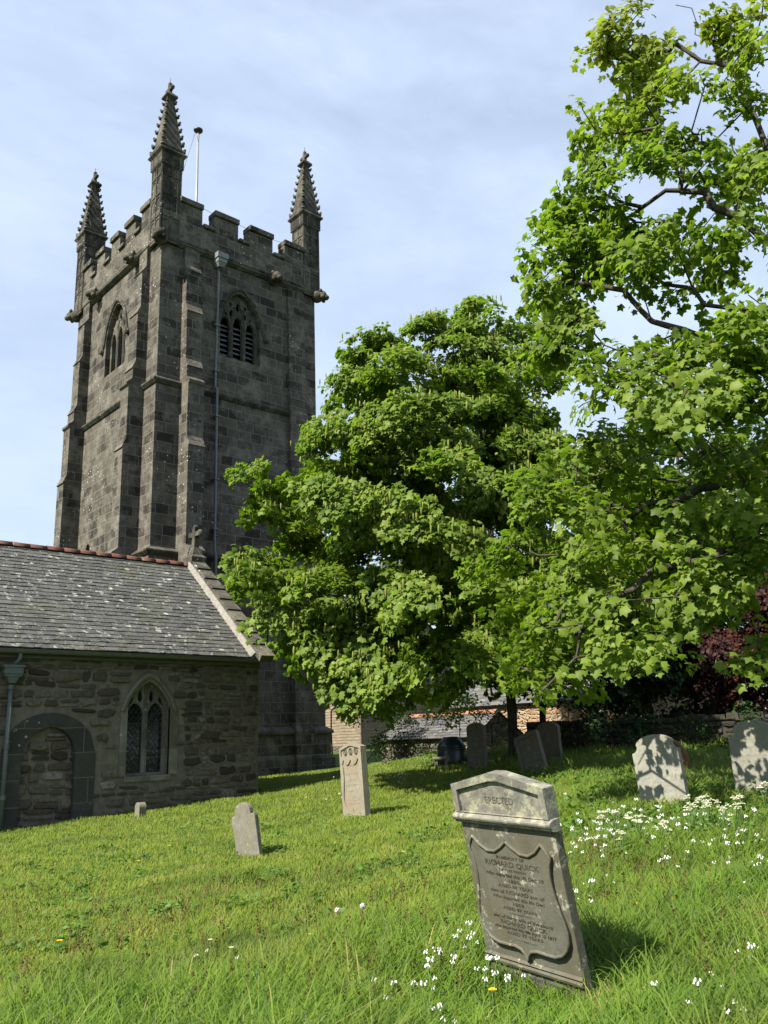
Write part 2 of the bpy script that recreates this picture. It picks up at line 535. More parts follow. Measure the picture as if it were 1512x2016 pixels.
m_ridge2 = stone('orange_ridge_clay', (.26, .10, .06), (.16, .065, .04), (.32, .17, .11), .3, 3.0, .3)

# ground and grass
Mg = Mat('churchyard_turf', .95, .1)
gp_ = Mg.pos()
gc = Mg.mix(Mg.ramp(Mg.noise(gp_, .5, 5, .6), .35, .65), (.045, .085, .014), (.085, .115, .025))
gc = Mg.mix(Mg.ramp(Mg.noise(gp_, 9, 5, .7), .4, .7, 0, .7), gc, (.035, .045, .012))
Mg.color(gc)
Mg.bump(Mg.noise(gp_, 30, 4, .7), .6, .03)
m_ground = Mg.m

Mgr = Mat('grass_blade', .5, .25)
gr_r, gr_h = Mgr.attr('rnd'), Mgr.attr('hgt')
gr_p = Mgr.pos()
c_s = Mgr.mix(gr_r, (.118, .172, .020), (.205, .25, .036))          # mown, yellower
c_t = Mgr.mix(gr_r, (.070, .140, .015), (.155, .235, .032))          # long, greener
c_ = Mgr.mix(gr_h, c_s, c_t)
c_ = Mgr.mix(Mgr.ramp(gr_r, .93, 1.0, 0, .9), c_, (.32, .27, .11))
c_ = Mgr.mix(Mgr.ramp(Mgr.noise(gr_p, .9, 4, .6), .52, .72, 0, .55), c_, (.20, .20, .048))
c_ = Mgr.mix(Mgr.ramp(Mgr.noise(Mgr.vadd(gr_p, (7, 3, 0)), .8, 5, .65), .50, .66, 0, .7), c_, (.075, .115, .02))
Mgr.color(c_)
gnm = Mgr.n('ShaderNodeVectorMath', operation='MULTIPLY'); Mgr.set(gnm.inputs[0], Mgr.n('ShaderNodeNewGeometry').outputs['Normal']); gnm.inputs[1].default_value = (.55, .55, .55)
gna = Mgr.n('ShaderNodeVectorMath', operation='ADD'); Mgr.set(gna.inputs[0], gnm.outputs[0]); gna.inputs[1].default_value = (0, 0, .75)
gnn = Mgr.n('ShaderNodeVectorMath', operation='NORMALIZE'); Mgr.set(gnn.inputs[0], gna.outputs[0])
Mgr.set(Mgr.b.inputs['Normal'], gnn.outputs[0])
gtr = Mgr.n('ShaderNodeBsdfTranslucent')
Mgr.set(gtr.inputs['Color'], Mgr.mix(1.0, c_, (1.35, 1.5, .7), 'MULTIPLY'))
gmx = Mgr.n('ShaderNodeMixShader'); gmx.inputs[0].default_value = .38
Mgr.t.links.new(Mgr.b.outputs[0], gmx.inputs[1]); Mgr.t.links.new(gtr.outputs[0], gmx.inputs[2])
Mgr.t.links.new(gmx.outputs[0], Mgr.t.nodes['Material Output'].inputs['Surface'])
m_grass = Mgr.m

def barkmat(name, c1, c2):
    M = Mat(name, .95, .1)
    p = M.pos()
    f = M.noise(M.vmul(p, (6, 6, 1.6)), 3, 6, .7)
    M.color(M.mix(M.ramp(f, .35, .7), c1, c2))
    M.bump(f, .8, .04)
    return M.m
m_bark = barkmat('sycamore_bark', (.030, .026, .020), (.095, .085, .066))
m_barkdark = barkmat('dark_bark', (.012, .011, .010), (.035, .032, .027))
m_leafA = leafmat("sycamore_leaf", (.060, .098, .011), (.110, .168, .020), (.195, .25, .042), .42, .40)
m_leafB = leafmat("young_sycamore_leaf", (.060, .100, .013), (.115, .170, .020), (.185, .24, .036), .48, .38, yellow=(.23, .21, .03))
m_raceme = leafmat('flower_raceme', (.16, .19, .04), (.20, .23, .05), (.25, .27, .07), .35, .6)
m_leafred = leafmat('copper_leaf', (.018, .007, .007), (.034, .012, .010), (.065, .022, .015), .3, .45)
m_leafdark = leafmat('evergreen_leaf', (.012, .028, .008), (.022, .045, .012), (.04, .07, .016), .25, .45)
m_leafweed = leafmat('weed_leaf', (.05, .105, .018), (.085, .155, .03), (.13, .20, .045), .35, .5)
m_leafbush = leafmat('bush_leaf', (.05, .065, .018), (.09, .10, .03), (.15, .14, .05), .35, .5)
m_stem = plain('green_stem', (.07, .13, .03), .6, .2, .3, 20)
m_petal = plain('white_petal', (.60, .61, .57), .6, .2, .06, 30)
m_cream = plain('cream_umbel', (.55, .55, .38), .7, .2, .1, 40)
m_yellow = plain('yellow_petal', (.85, .48, .01), .6, .2, .12, 40)
m_fluff = plain('dandelion_fluff', (.42, .40, .35), .9, .05, .15, 60)

# ------------------------------------------------------------------ ground
def build_ground():
    def axis(lo, hi, step, far):
        a = list(np.arange(lo, hi + 1e-6, step))
        k, d = lo, step
        left = []
        while k > -far:
            d *= 1.35; k -= d; left.append(k)
        right = []
        k, d = hi, step
        while k < far:
            d *= 1.35; k += d; right.append(k)
        return np.array(left[::-1] + a + right)
    xs, ys = axis(-2, 36, .3, 900), axis(-2, 42, .3, 900)
    X, Y = np.meshgrid(xs, ys)
    Z = gz(X, Y)
    v = np.stack([X.ravel(), Y.ravel(), Z.ravel()], 1)
    nx, ny = len(xs), len(ys)
    i = (np.arange(ny - 1)[:, None] * nx + np.arange(nx - 1)[None, :]).ravel()
    t = np.concatenate([np.stack([i, i + 1, i + nx + 1], 1), np.stack([i, i + nx + 1, i + nx], 1)])
    o = mesh_np('ground', v, t, m_ground, smooth=True)
    tag(o, kind='structure')
build_ground()

# ------------------------------------------------------------------ church tower
XV, YV, ZV = Vector((1, 0, 0)), Vector((0, 1, 0)), Vector((0, 0, 1))
TX0, TX1, TY0, TY1 = 14.0, 21.6, 28.5, 36.7
TCX, TCY = (TX0 + TX1) / 2, (TY0 + TY1) / 2

def arch_pts(xc, half, zs, za, n=10, p=1.55, q=.62):
    out = []
    for i in range(n + 1):
        t = 1 - 2 * i / n
        out.append((xc + half * t, zs + (za - zs) * (1 - abs(t) ** p) ** q))
    return out            # right to left

def arch_hole(xc, half, zb, zs, za, n=10, p=1.55, q=.62):
    return [(xc - half, zb), (xc + half, zb)] + arch_pts(xc, half, zs, za, n, p, q)

def build_tower():
    T = thing('church_tower', 'tall dark granite church tower with battlements, four crocketed corner pinnacles and louvred belfry windows', 'church tower', (TCX, TCY, -1.0))
    holesF = {3: [arch_hole(17.70, .98, 15.45, 17.1, 18.55), [(20.02, 14.9), (20.09, 14.9), (20.09, 15.5), (20.02, 15.5)]],
              1: [[(18.95, 3.9), (19.03, 3.9), (19.03, 4.6), (18.95, 4.6)]], 2: []}
    holesL = {3: [arch_hole(-32.45, .98, 15.45, 17.1, 18.55)], 1: [],
              2: [arch_hole(-34.06, .2, 7.35, 8.05, 8.27, 6), arch_hole(-31.55, .26, 7.45, 8.1, 8.35, 6)]}
    for k, z0, z1, e in ((1, -1.6, 6.95, .14), (2, 6.95, 13.67, .05), (3, 13.67, 19.9, 0.0)):
        mb = MB()
        x0, x1, y0, y1 = TX0 - e, TX1 + e, TY0 - e, TY1 + e
        mb.panel([(x0, z0), (x1, z0), (x1, z1), (x0, z1)], holesF[k], (0, y0, 0), XV, ZV, YV, .7)
        mb.panel([(-y1 + .7, z0), (-y0 - .7, z0), (-y0 - .7, z1), (-y1 + .7, z1)], holesL[k], (x0, 0, 0), -YV, ZV, XV, .7)
        mb.panel([(x0, z0), (x1, z0), (x1, z1), (x0, z1)], [], (0, y1, 0), XV, ZV, -YV, .7)
        mb.panel([(-y1 + .7, z0), (-y0 - .7, z0), (-y0 - .7, z1), (-y1 + .7, z1)], [], (x1, 0, 0), -YV, ZV, -XV, .7)
        mb.build('wall', m_tower, T, True)
    # plinth
    mb = MB()
    e = .42
    pr = [(0, -1.7), (e, -1.7), (e, -.55), (e - .12, -.4), (e - .12, .36), (e - .03, .40), (e - .03, .50), (.16, .66), (0, .66)]
    ring(mb, pr, TX0, TX1, TY0, TY1)
    mb.build('plinth', m_tower, T, True)
    # string courses
    for z, e0, pj in ((6.95, .14, .16), (13.67, .05, .15), (19.78, 0, .19)):
        mb = MB()
        ring(mb, [(e0 - .05, z - .16), (e0 + .05, z - .16), (e0 + pj, z - .04), (e0 + pj, z + .02), (e0 - .06, z + .17)], TX0, TX1, TY0, TY1)
        mb.build('string_course', m_trim, T, True)
    # set-back buttresses
    prof = [(-.3, -1.7), (1.20, -1.7), (1.20, -.5), (1.08, -.38), (1.08, .36), (1.14, .42), (1.14, .50), (.98, .68),
            (.98, 6.80), (1.06, 6.86), (1.06, 6.96), (.82, 7.16), (.82, 11.0), (.87, 11.02), (.70, 11.42), (.70, 13.52), (.78, 13.60), (.78, 13.69), (.56, 13.88),
            (.56, 14.30), (.60, 14.32), (.45, 14.66), (.45, 16.70), (.49, 16.72), (.34, 17.06), (.34, 18.55), (.38, 18.57), (.16, 18.90), (.16, 19.70), (-.3, 19.70)]
    wd = .68
    for c0 in (14.97, 20.08):
        for yy, sg in ((TY0, -1), (TY1, 1)):
            kk, ww = (.36, .86) if c0 > 18 else (1, wd)
            mb = MB(); mb.prism([(p[0] * kk + (.10 if p[1] < 6.9 and p[0] > 0 and kk < 1 else 0), p[1]) for p in prof], (c0, yy, 0), YV * sg, ZV, XV, ww)
            mb.build('buttress', m_tower, T, True)
    for c0 in (29.42, 35.10):
        for xx, sg in ((TX0, -1), (TX1, 1)):
            mb = MB(); mb.prism([(p[0], p[1]) for p in prof], (xx, c0, 0), XV * sg, ZV, YV, wd)
            mb.build('buttress', m_tower, T, True)
    # parapet with battlements
    e = .16
    mb = MB()
    ring(mb, [(-.35, 19.86), (e, 19.86), (e, 20.86), (-.35, 20.86)], TX0, TX1, TY0, TY1)
    mb.box(TX0 - .1, TX1 + .1, TY0 - .1, TY1 + .1, 19.95, 20.1)
    mb.build('parapet', m_tower, T, True)
    def cope(x0, x1, y0, y1, z, front):
        m = MB()
        t = .10
        o = [t * (front == 'y0'), t * (front == 'y1'), t * (front == 'x0'), t * (front == 'x1')]
        m.box(x0, x1, y0, y1, z, z + .78)
        ex = .015
        m.box(x0 - (o[2] or ex), x1 + (o[3] or ex), y0 - (o[0] or ex), y1 + (o[1] or ex), z + .78, z + 1.02)
        m.build('merlon', m_tower, T, True, bevel=.025)
    def sill(x0, x1, y0, y1, z):
        m = MB(); m.box(x0, x1, y0, y1, z, z + .16); m.build('crenel_sill', m_trim, T, True, bevel=.02)
    zc = 20.865
    for a, b in ((14.68, 15.72), (16.28, 17.45), (18.0, 19.22), (19.83, 20.92)):
        cope(a, b, TY0 - e, TY0 + .33, zc, 'y0')
        cope(a, b, TY1 - .33, TY1 + e, zc, 'y1')
    for a, b in ((15.74, 16.26), (17.47, 17.98), (19.24, 19.81)):
        sill(a, b, TY0 - e - .10, TY0 + .36, zc); sill(a, b, TY1 - .36, TY1 + e + .1, zc)
    for a, b in ((29.22, 30.08), (30.66, 31.57), (32.15, 33.0), (33.68, 34.5), (35.05, 35.98)):
        cope(TX0 - e, TX0 + .33, a, b, zc, 'x0')
        cope(TX1 - .33, TX1 + e, a, b, zc, 'x1')
    for a, b in ((30.10, 30.64), (31.59, 32.13), (33.02, 33.66), (34.52, 35.03)):
        sill(TX0 - e - .10, TX0 + .36, a, b, zc); sill(TX1 - .36, TX1 + e + .1, a, b, zc)
    # pinnacles
    for px, py in ((14.26, 28.77), (21.34, 28.77), (14.26, 36.43), (21.34, 36.43)):
        pinnacle(T, px, py)
    # belfry windows
    belfry(T, lambda u, v, w: (u, TY0 + w, v), 17.70)
    belfry(T, lambda u, v, w: (TX0 + w, -u, v), -32.45)
    # small lights on the sunny side
    for yc, h, zb in ((34.06, .2, 7.35), (31.55, .26, 7.45)):
        mb = MB(); mb.box(TX0 + .06 + .1, TX0 + .3, yc - h - .1, yc + h + .1, zb - .1, zb + 1.0)
        mb.build('light_fill', m_dark if yc > 33 else m_tower, T, True)  # far box painted dark for an unlit opening, near one is stone blocking
    # carved beasts at the top string course
    for px, py, dx, dy in ((13.93, 28.43, -.7, -.7), (21.67, 28.43, .7, -.7), (13.93, 36.77, -.7, .7), (13.9, 30.55, -1, 0), (13.9, 34.35, -1, 0), (19.3, 28.4, 0, -1)):
        mb = MB(); mb.smooth = True
        d = Vector((dx, dy, 0)).normalized()
        c = Vector((px, py, 19.72))
        s = Vector((-d.y, d.x, 0))
        mb.ball(c + d * .02, .30, (1, 1, .95), 10, 7)
        mb.ball(c + d * .26 + ZV * .03, .235, (1, 1, 1.05), 10, 7)
        mb.ball(c + d * .45 - ZV * .07, .14, (1, 1, .9), 8, 6)
        for k in (-1, 1):
            mb.ball(c + d * .22 + s * (.18 * k) + ZV * .20, .085, (1, 1, 1.2), 6, 5)
            mb.ball(c + d * .30 + s * (.19 * k) - ZV * .12, .10, (1, 1, 1), 6, 5)
        mb.build('gargoyle', m_trim, T, True)
    # rainwater pipe
    mb = MB(); mb.smooth = True
    yp = TY0 - .15
    pts = [(16.52, yp, 19.5), (16.52, yp, 17.4), (16.50, yp + .0, 17.0), (16.46, yp, 13.95), (16.46, yp - .16, 13.75), (16.47, yp - .16, 7.3), (16.47, yp - .26, 6.9), (16.48, yp - .26, .9), (16.48, yp - .42, .4), (16.48, yp - .42, -1.0)]
    mb.tube(pts, .055, 10)
    dp = mb.build('downpipe', m_pipe, T, True)
    for z, o_ in ((16.6, 0), (14.6, 0), (12.6, -.16), (10, -.16), (8, -.16), (5.5, -.26), (3, -.26)):
        b = MB(); b.box(16.38, 16.60, yp + o_ - .075, TY0 + .0, z, z + .07); b.build('pipe_bracket', m_black if z % 2 > 1 else m_pipe, dp, True)
    b = MB(); b.box(16.30, 16.80, TY0 - .48, TY0 - .02, 19.62, 19.86); b.box(16.34, 16.76, TY0 - .44, TY0 - .02, 19.44, 19.62); b.frus((16.55, TY0 - .22), 19.26, 19.44, .12, .20)
    b.build('hopper', m_zinc, dp, True)

def ring(mb, prof, x0, x1, y0, y1):
    """mitred moulding round a rectangle; prof = (outward, z)"""
    n = len(prof)
    b = len(mb.v)
    for sx, sy in ((0, 0), (1, 0), (1, 1), (0, 1)):
        for e, z in prof:
            mb.v.append(((x1 + e) if sx else (x0 - e), (y1 + e) if sy else (y0 - e), z))
    for k in range(4):
        k2 = (k + 1) % 4
        for i in range(n):
            j = (i + 1) % n
            mb.face([b + k * n + i, b + k2 * n + i, b + k2 * n + j, b + k * n + j])

def pinnacle(T, px, py):
    P = bpy.data.objects.new('pinnacle', None); P.empty_display_size = .2
    COL.objects.link(P); P.parent = T
    P.location = (px - TCX, py - TCY, 19.8 + 1.0)
    c = (px, py)
    mb = MB()
    mb.frus(c, 19.62, 23.10, .435, .425)
    # blind panelling raised on the faces
    for dx, dy in ((-1, 0), (1, 0), (0, -1), (0, 1)):
        s = Vector((-dy, dx, 0)); d = Vector((dx, dy, 0))
        def bar(u0, u1, z0, z1):
            o = Vector((px, py, 0)) + d * .432
            mb.prism([(u0, z0), (u1, z0), (u1, z1), (u0, z1)], o, s, ZV, d, .028)
        for u in (-.405, 0, .405): bar(u - .028, u + .028, 19.7, 23.08)
        for z in (20.75, 21.75, 22.62): bar(-.40, .40, z - .03, z + .03)
        for z in (20.72, 21.72, 22.6):
            for u in (-.2, .2):
                for k in range(6):
                    a0, a1 = PI * k / 6, PI * (k + 1) / 6
                    o = Vector((px, py, 0)) + d * .432
                    mb.prism([(u + .17 * math.cos(a0), z - .26 + .17 * math.sin(a0)), (u + .17 * math.cos(a1), z - .26 + .17 * math.sin(a1)),
                              (u + .13 * math.cos(a1), z - .26 + .13 * math.sin(a1)), (u + .13 * math.cos(a0), z - .26 + .13 * math.sin(a0))], o, s, ZV, d, .024)
    mb.build('shaft', m_trim, P, True)
    mb = MB()
    mb.frus(c, 23.04, 23.14, .43, .51); mb.frus(c, 23.14, 23.22, .51, .48); mb.frus(c, 23.22, 23.62, .50, .50)
    mb.frus(c, 23.62, 23.74, .50, .60); mb.frus(c, 23.74, 23.82, .60, .58)
    for dx, dy in ((-1, 0), (1, 0), (0, -1), (0, 1)):      # gablets
        s = Vector((-dy, dx, 0)); d = Vector((dx, dy, 0))
        mb.prism([(-.5, 23.8), (.5, 23.8), (.42, 23.98), (-.42, 23.98)], Vector((px, py, 0)) + d * .35, s, ZV, d, .2)
    mb.build('collar', m_trim, P, True)
    mb = MB()
    z0, z1, a0, a1 = 23.82, 26.62, .47, .13
    mb.frus(c, z0, z1, a0, a1)
    mb.smooth = True
    for sx, sy in ((-1, -1), (1, -1), (1, 1), (-1, 1)):
        for k in range(8):
            t = (k + .45) / 8
            a = a0 + (a1 - a0) * t
            z = z0 + (z1 - z0) * t
            r = .105 - .035 * t
            mb.ball((px + sx * (a + .025), py + sy * (a + .025), z), r, (1, 1, 1.0), 7, 5)
            mb.ball((px + sx * (a + .06), py + sy * (a + .06), z + r * .9), r * .62, (1, 1, .9), 6, 4)
    mb.build('spire', m_trim, P, True)
    mb = MB()
    mb.frus(c, 26.55, 26.68, .13, .25); mb.frus(c, 26.68, 26.80, .27, .25); mb.frus(c, 26.80, 26.92, .20, .15)
    mb.build('cap', m_trim, P, True, bevel=.02)
    mb = MB()
    mb.frus(c, 26.9, 27.42, .075, .065)
    mb.box(px - .065, px + .065, py - .23, py + .23, 27.08, 27.22)
    mb.smooth = True
    mb.ball((px, py - .23, 27.15), .095, (1, 1, 1), 8, 6); mb.ball((px, py + .23, 27.15), .095, (1, 1, 1), 8, 6)
    mb.ball((px, py, 27.42), .09, (1, 1, 1), 8, 6)
    mb.tube([(px, py, 27.45), (px, py, 27.72)], .012, 5)
    mb.build('finial_cross', m_trim, P, True)

def pframe(mb, f, outer, holes, w0, w1):
    """panel through a mapping f(u, v, w)"""
    O = Vector(f(0, 0, w0)); U = Vector(f(1, 0, w0)) - O; V = Vector(f(0, 1, w0)) - O; N = (Vector(f(0, 0, w0 + 1)) - O)
    mb.panel(outer, holes, O, U, V, N, w1 - w0)

def hood(f, pts, w, r, mb):
    mb.tube([f(u, v, w) for u, v in pts], r, 6)

def belfry(T, f, xc):
    Wn = bpy.data.objects.new('belfry_window', None); Wn.empty_display_size = .2
    COL.objects.link(Wn); Wn.parent = T
    Wn.location = Vector(f(xc, 15.4, 0)) - T.location
    mb = MB()
    outer = arch_hole(xc, 1.0, 15.42, 17.1, 18.58)
    holes = []
    for k in (-1, 0, 1):
        holes.append(arch_hole(xc + k * .615, .225, 15.58, 16.98 + (.0 if k else .12), 17.36 + (0 if k else .12), 6, 2.0, .5))
    for u, v, a, b in ((-.31, 17.62, .10, .17), (.31, 17.62, .10, .17), (0, 17.98, .10, .20), (-.58, 17.55, .06, .08), (.58, 17.55, .06, .08), (-.36, 18.03, .07, .10), (.36, 18.03, .07, .10)):
        holes.append([(xc + u + a * math.cos(t), v + b * math.sin(t)) for t in [2 * PI * i / 8 for i in range(8)]])
    pframe(mb, f, outer, holes, .22, .36)
    mb.build('tracery', m_window if f(0, 0, 0)[1] > 28 and f(0, 0, 0)[0] == 0 and False else m_trim, Wn, True)
    # raised mouldings over the lights
    mb = MB()
    for k in (-1, 0, 1):
        hood(f, arch_pts(xc + k * .615, .26, 16.98 + (.0 if k else .12), 17.42 + (0 if k else .12), 8, 2.0, .5), .22, .035, mb)
    for k in (-1, 1):
        hood(f, [(xc + k * .307, 15.5), (xc + k * .307, 17.2), (xc + k * .22, 17.75), (xc + k * .05, 18.3)], .22, .045, mb)
        hood(f, [(xc + k * .307, 17.1), (xc + k * .5, 17.5), (xc + k * .7, 17.75)], .22, .035, mb)
    mb.build('mullion', m_trim, Wn, True)
    mb = MB()
    hood(f, [(xc + 1.24, 16.78)] + arch_pts(xc, 1.13, 17.0, 18.72, 14) + [(xc - 1.24, 16.78)], -.02, .085, mb)
    for k in (-1, 1): mb.ball(f(xc + k * 1.26, 16.74, -.03), .14, (1, 1, 1), 8, 6)
    mb.build('hood_mould', m_trim, Wn, True)
    rnd = random.Random(int(abs(xc) * 10))
    for k in (-1, 0, 1):
        z = 15.66
        while z < 17.1:
            mb = MB()
            tl = rnd.uniform(-.04, .04); h = rnd.uniform(.0, .05)
            O = Vector(f(xc + k * .615 - .235, z, .40)); U = Vector(f(xc + k * .615 + .235, z + tl, .40)) - O
            A = [O, O + U, Vector(f(xc + k * .615 + .235, z + tl + .19, .62)), Vector(f(xc + k * .615 - .235, z + .19, .62))]
            mb.add(A + [p + ZV * (.035) for p in A], [(0, 3, 2, 1), (4, 5, 6, 7), (0, 1, 5, 4), (1, 2, 6, 5), (2, 3, 7, 6), (3, 0, 4, 7)])
            if not (k == 0 and 15.9 < z < 16.1 and xc > 0):
                mb.build('louvre', m_louvre, Wn, True)
            z += .225
build_tower()

def build_flagpole():
    P = thing('flagpole', 'thin pale flagpole with a flat dark cap rising behind the tower battlements', 'flagpole', (17.40, 32.0, 20.1))
    mb = MB(); mb.smooth = True
    mb.tube([(0, 0, 0), (0, 0, 8.55)], .058, 12)
    mb.build('pole', m_pole, P)
    mb = MB(); mb.lathe([(.0, 8.50), (.16, 8.52), (.22, 8.58), (.22, 8.64), (.1, 8.68), (0, 8.69)], (0, 0, 0), 20)
    mb.build('cap', m_black, P)
    mb = MB(); mb.tube([(-.15, 0, 8.45), (-1.5, -.9, 4.0), (-2.2, -1.5, 1.3)], .010, 4)
    mb.build('halyard', m_black, P)
build_flagpole()

def build_conductor():
    mb = MB()
    pts = []
    xs = [(15.55, 22.05), (17.0, 22.02), (18.6, 21.97), (20.4, 22.0)]
    for (a, za), (b, zb) in zip(xs, xs[1:]):
        for i in range(4):
            t = i / 4
            pts.append((a + (b - a) * t, TY0 + .1, za + (zb - za) * t - .12 * math.sin(PI * t)))
    mb.tube(pts + [(20.5, TY0 + .1, 22.0)], .010, 4)
    o = mb.build('lightning_conductor', m_black)
    tag(o, 'thin wire sagging between the tower merlons', 'wire')
build_conductor()

# ------------------------------------------------------------------ low church aisle with slate roof
CX0, CX1, CY = 2.0, 13.1, 20.0
def build_aisle():
    A = thing('church_aisle', 'low rubble stone church aisle with lichened slate roof, traceried window and blocked doorway', 'church', (9.0, 23.0, -1.5))
    RY, RZ, EY, EZ = 23.45, 5.40, 19.78, 2.28
    mb = MB()
    win = arch_hole(9.95, .56, -.60, .98, 1.60, 14, 1.45, .72)
    door = arch_hole(7.57, .63, -2.2, -.09, .59, 12, 2.0, .5)
    mb.panel([(CX0, -2.3), (CX1, -2.3), (CX1, 2.26), (CX0, 2.26)], [win, [(p[0], max(p[1], -2.2)) for p in door]], (0, CY, 0), XV, ZV, YV, .65)
    gable = [(-(RY * 2 - CY), -2.3), (-CY - .652, -2.3), (-CY - .652, 2.55), (-RY, RZ - .05), (-(RY * 2 - CY), 2.2)]
    mb.panel(gable, [], (CX1, 0, 0), -YV, ZV, -XV, .6)
    mb.panel([(CX0, -2.3), (CX1 - .6, -2.3), (CX1 - .6, 2.2), (CX0, 2.2)], [], (0, RY * 2 - CY, 0), XV, ZV, -YV, .6)
    def free(x, z):
        if abs(x - 9.95) < .66 and -.74 < z < 1.02: return False
        if ((x - 9.95) / .66) ** 2 + (max(z - .98, 0) / .82) ** 2 < 1 and z >= .98: return False
        if abs(x - 7.57) < 1.05 and z < -.09: return False
        if z >= -.09 and (x - 7.57) ** 2 + ((z + .09) * 1.0) ** 2 < 1.05 ** 2: return False
        return True
    wa = []
    laid(mb, wa, CX0, CX1 - .02, -2.1, 2.04, CY, free, 11)
    mb.build('wall', [m_bed, m_stones], A, True, attr=wa)
    mb = MB(); mb.box(CX1 - .42, CX1 + .025, CY - .03, CY + .5, 1.98, 2.36); mb.build('kneeler_stone', m_window, A, True, bevel=.02)
    # blocked doorway
    D = bpy.data.objects.new('blocked_doorway', None); D.empty_display_size = .2; COL.objects.link(D); D.parent = A
    D.location = Vector((7.57, CY, -1.4)) - A.location
    mb = MB(); mb.box(6.8, 8.35, CY + .145, CY + .5, -2.2, .7)
    wa = []
    inside = lambda x, z: abs(x - 7.57) < .70 and (z < 0 or ((x - 7.57) / .70) ** 2 + ((z + .09) / .72) ** 2 < 1)
    laid(mb, wa, 6.9, 8.24, -1.75, .62, CY + .14, inside, 23, (.17, .30), (.26, .62))
    mb.build('infill', [m_bed, m_stones], D, True, attr=wa)
    mb = MB()
    oa = arch_pts(7.57, 1.08, -.09, .87, 16, 2.0, .5); ia = arch_pts(7.57, .60, -.09, .56, 16, 2.0, .5)
    mb.panel([(8.65, -1.9)] + oa + [(6.49, -1.9), (6.97, -1.9)] + ia[::-1] + [(8.17, -1.9)], [], (0, CY - .025, 0), XV, ZV, YV, .16)
    mb.build('door_arch', m_jamb, D, True)
    # traceried window
    Wn = bpy.data.objects.new('window', None); Wn.empty_display_size = .2; COL.objects.link(Wn); Wn.parent = A
    Wn.location = Vector((9.95, CY, -.6)) - A.location
    f = lambda u, v, w: (u, CY + w, v)
    mb = MB()
    outer = arch_hole(9.95, .57, -.62, .98, 1.62, 14, 1.45, .72)
    holes = []
    for k in (-1, 1):
        holes.append(arch_hole(9.95 + k * .27, .205, -.54, .86, 1.10, 8, 1.6, .65))
        holes.append([(9.95 + k * .15 + a * .075, 1.27 + b * .17) for a, b in ((0, -1), (.8, -.5), (.7, .3), (0, 1), (-.7, .3), (-.8, -.5))])
        holes.append([(9.95 + k * .39, 1.06), (9.95 + k * .47, 1.03), (9.95 + k * .44, 1.16), (9.95 + k * .36, 1.30), (9.95 + k * .33, 1.2)][:: (1 if k > 0 else -1)])
    pframe(mb, f, outer, holes, .20, .34)
    fr = mb.build('tracery', m_window, Wn, True)
    mb = MB()
    for k in (-1, 1):
        hood(f, arch_pts(9.95 + k * .27, .225, .86, 1.13, 8, 1.6, .65), .20, .022, mb)
        hood(f, [(9.95 + k * .02, 1.0), (9.95 + k * .03, 1.25), (9.95 + k * .0, 1.5)], .20, .02, mb)
    hood(f, [(9.95, -.54), (9.95, 1.02)], .20, .03, mb)
    mb.build('mullion', m_window, Wn, True)
    mb = MB(); mb.box(9.36, 10.56, CY - .05, CY + .36, -.74, -.60); mb.build('sill', m_window, Wn, True, bevel=.02)
    for a, b, za, zb, mm in ((10.51, 10.73, -.60, .98, m_window), (9.22, 9.39, -.60, .98, m_window), (10.735, 10.90, .55, .93, m_pale)):
        mb = MB(); mb.panel([(a, za), (b, za), (b, zb), (a, zb)], [], (0, CY - .03, 0), XV, ZV, YV, .1)
        mb.build('jamb', mm, Wn, True)
    mb = MB()
    hood(f, [(10.66, .90)] + arch_pts(9.95, .66, .98, 1.76, 16, 1.45, .72) + [(9.24, .90)], -.02, .06, mb)
    mb.build('hood_mould', m_window, Wn, True)
    mb = MB(); mb.box(9.40, 10.50, CY + .27, CY + .275, -.55, 1.5); g = mb.build('glass', glassmat(), Wn, True)
    mb = MB()
    for k in (-1, 1):
        xa, xb, za, zb = 9.95 + k * .27 - .21, 9.95 + k * .27 + .21, -.54, 1.1
        s = .115
        for sg in (-1, 1):
            c = -4.0
            while c < 4:
                # line z = 1.25*sg*(x-xm) + c*s
                xm = (xa + xb) / 2
                pts = []
                x0_, x1_ = xa, xb
                z0_, z1_ = 1.3 * sg * (x0_ - xm) + c, 1.3 * sg * (x1_ - xm) + c
                lo, hi = 0.0, 1.0
                dz = z1_ - z0_
                t0, t1 = (za - z0_) / dz, (zb - z0_) / dz
                lo, hi = max(0, min(t0, t1)), min(1, max(t0, t1))
                if hi > lo:
                    mb.tube([(x0_ + (x1_ - x0_) * lo, CY + .262, z0_ + dz * lo), (x0_ + (x1_ - x0_) * hi, CY + .262, z0_ + dz * hi)], .005, 4, False)
                c += s * 1.35
        for z in (-.1, .27, .62): mb.box(xa, xb, CY + .25, CY + .262, z - .007, z + .007)
    mb.build('lead_lattice', m_lead, Wn, True)
    # roof
    sl_ = Vector((0, RY - EY, RZ - EZ)); L = sl_.length; sd = sl_.normalized(); nrm = Vector((0, -sd.z, sd.y))
    rnd = random.Random(4)
    mb = MB(); at_ = []
    rows = 27
    step = L / rows
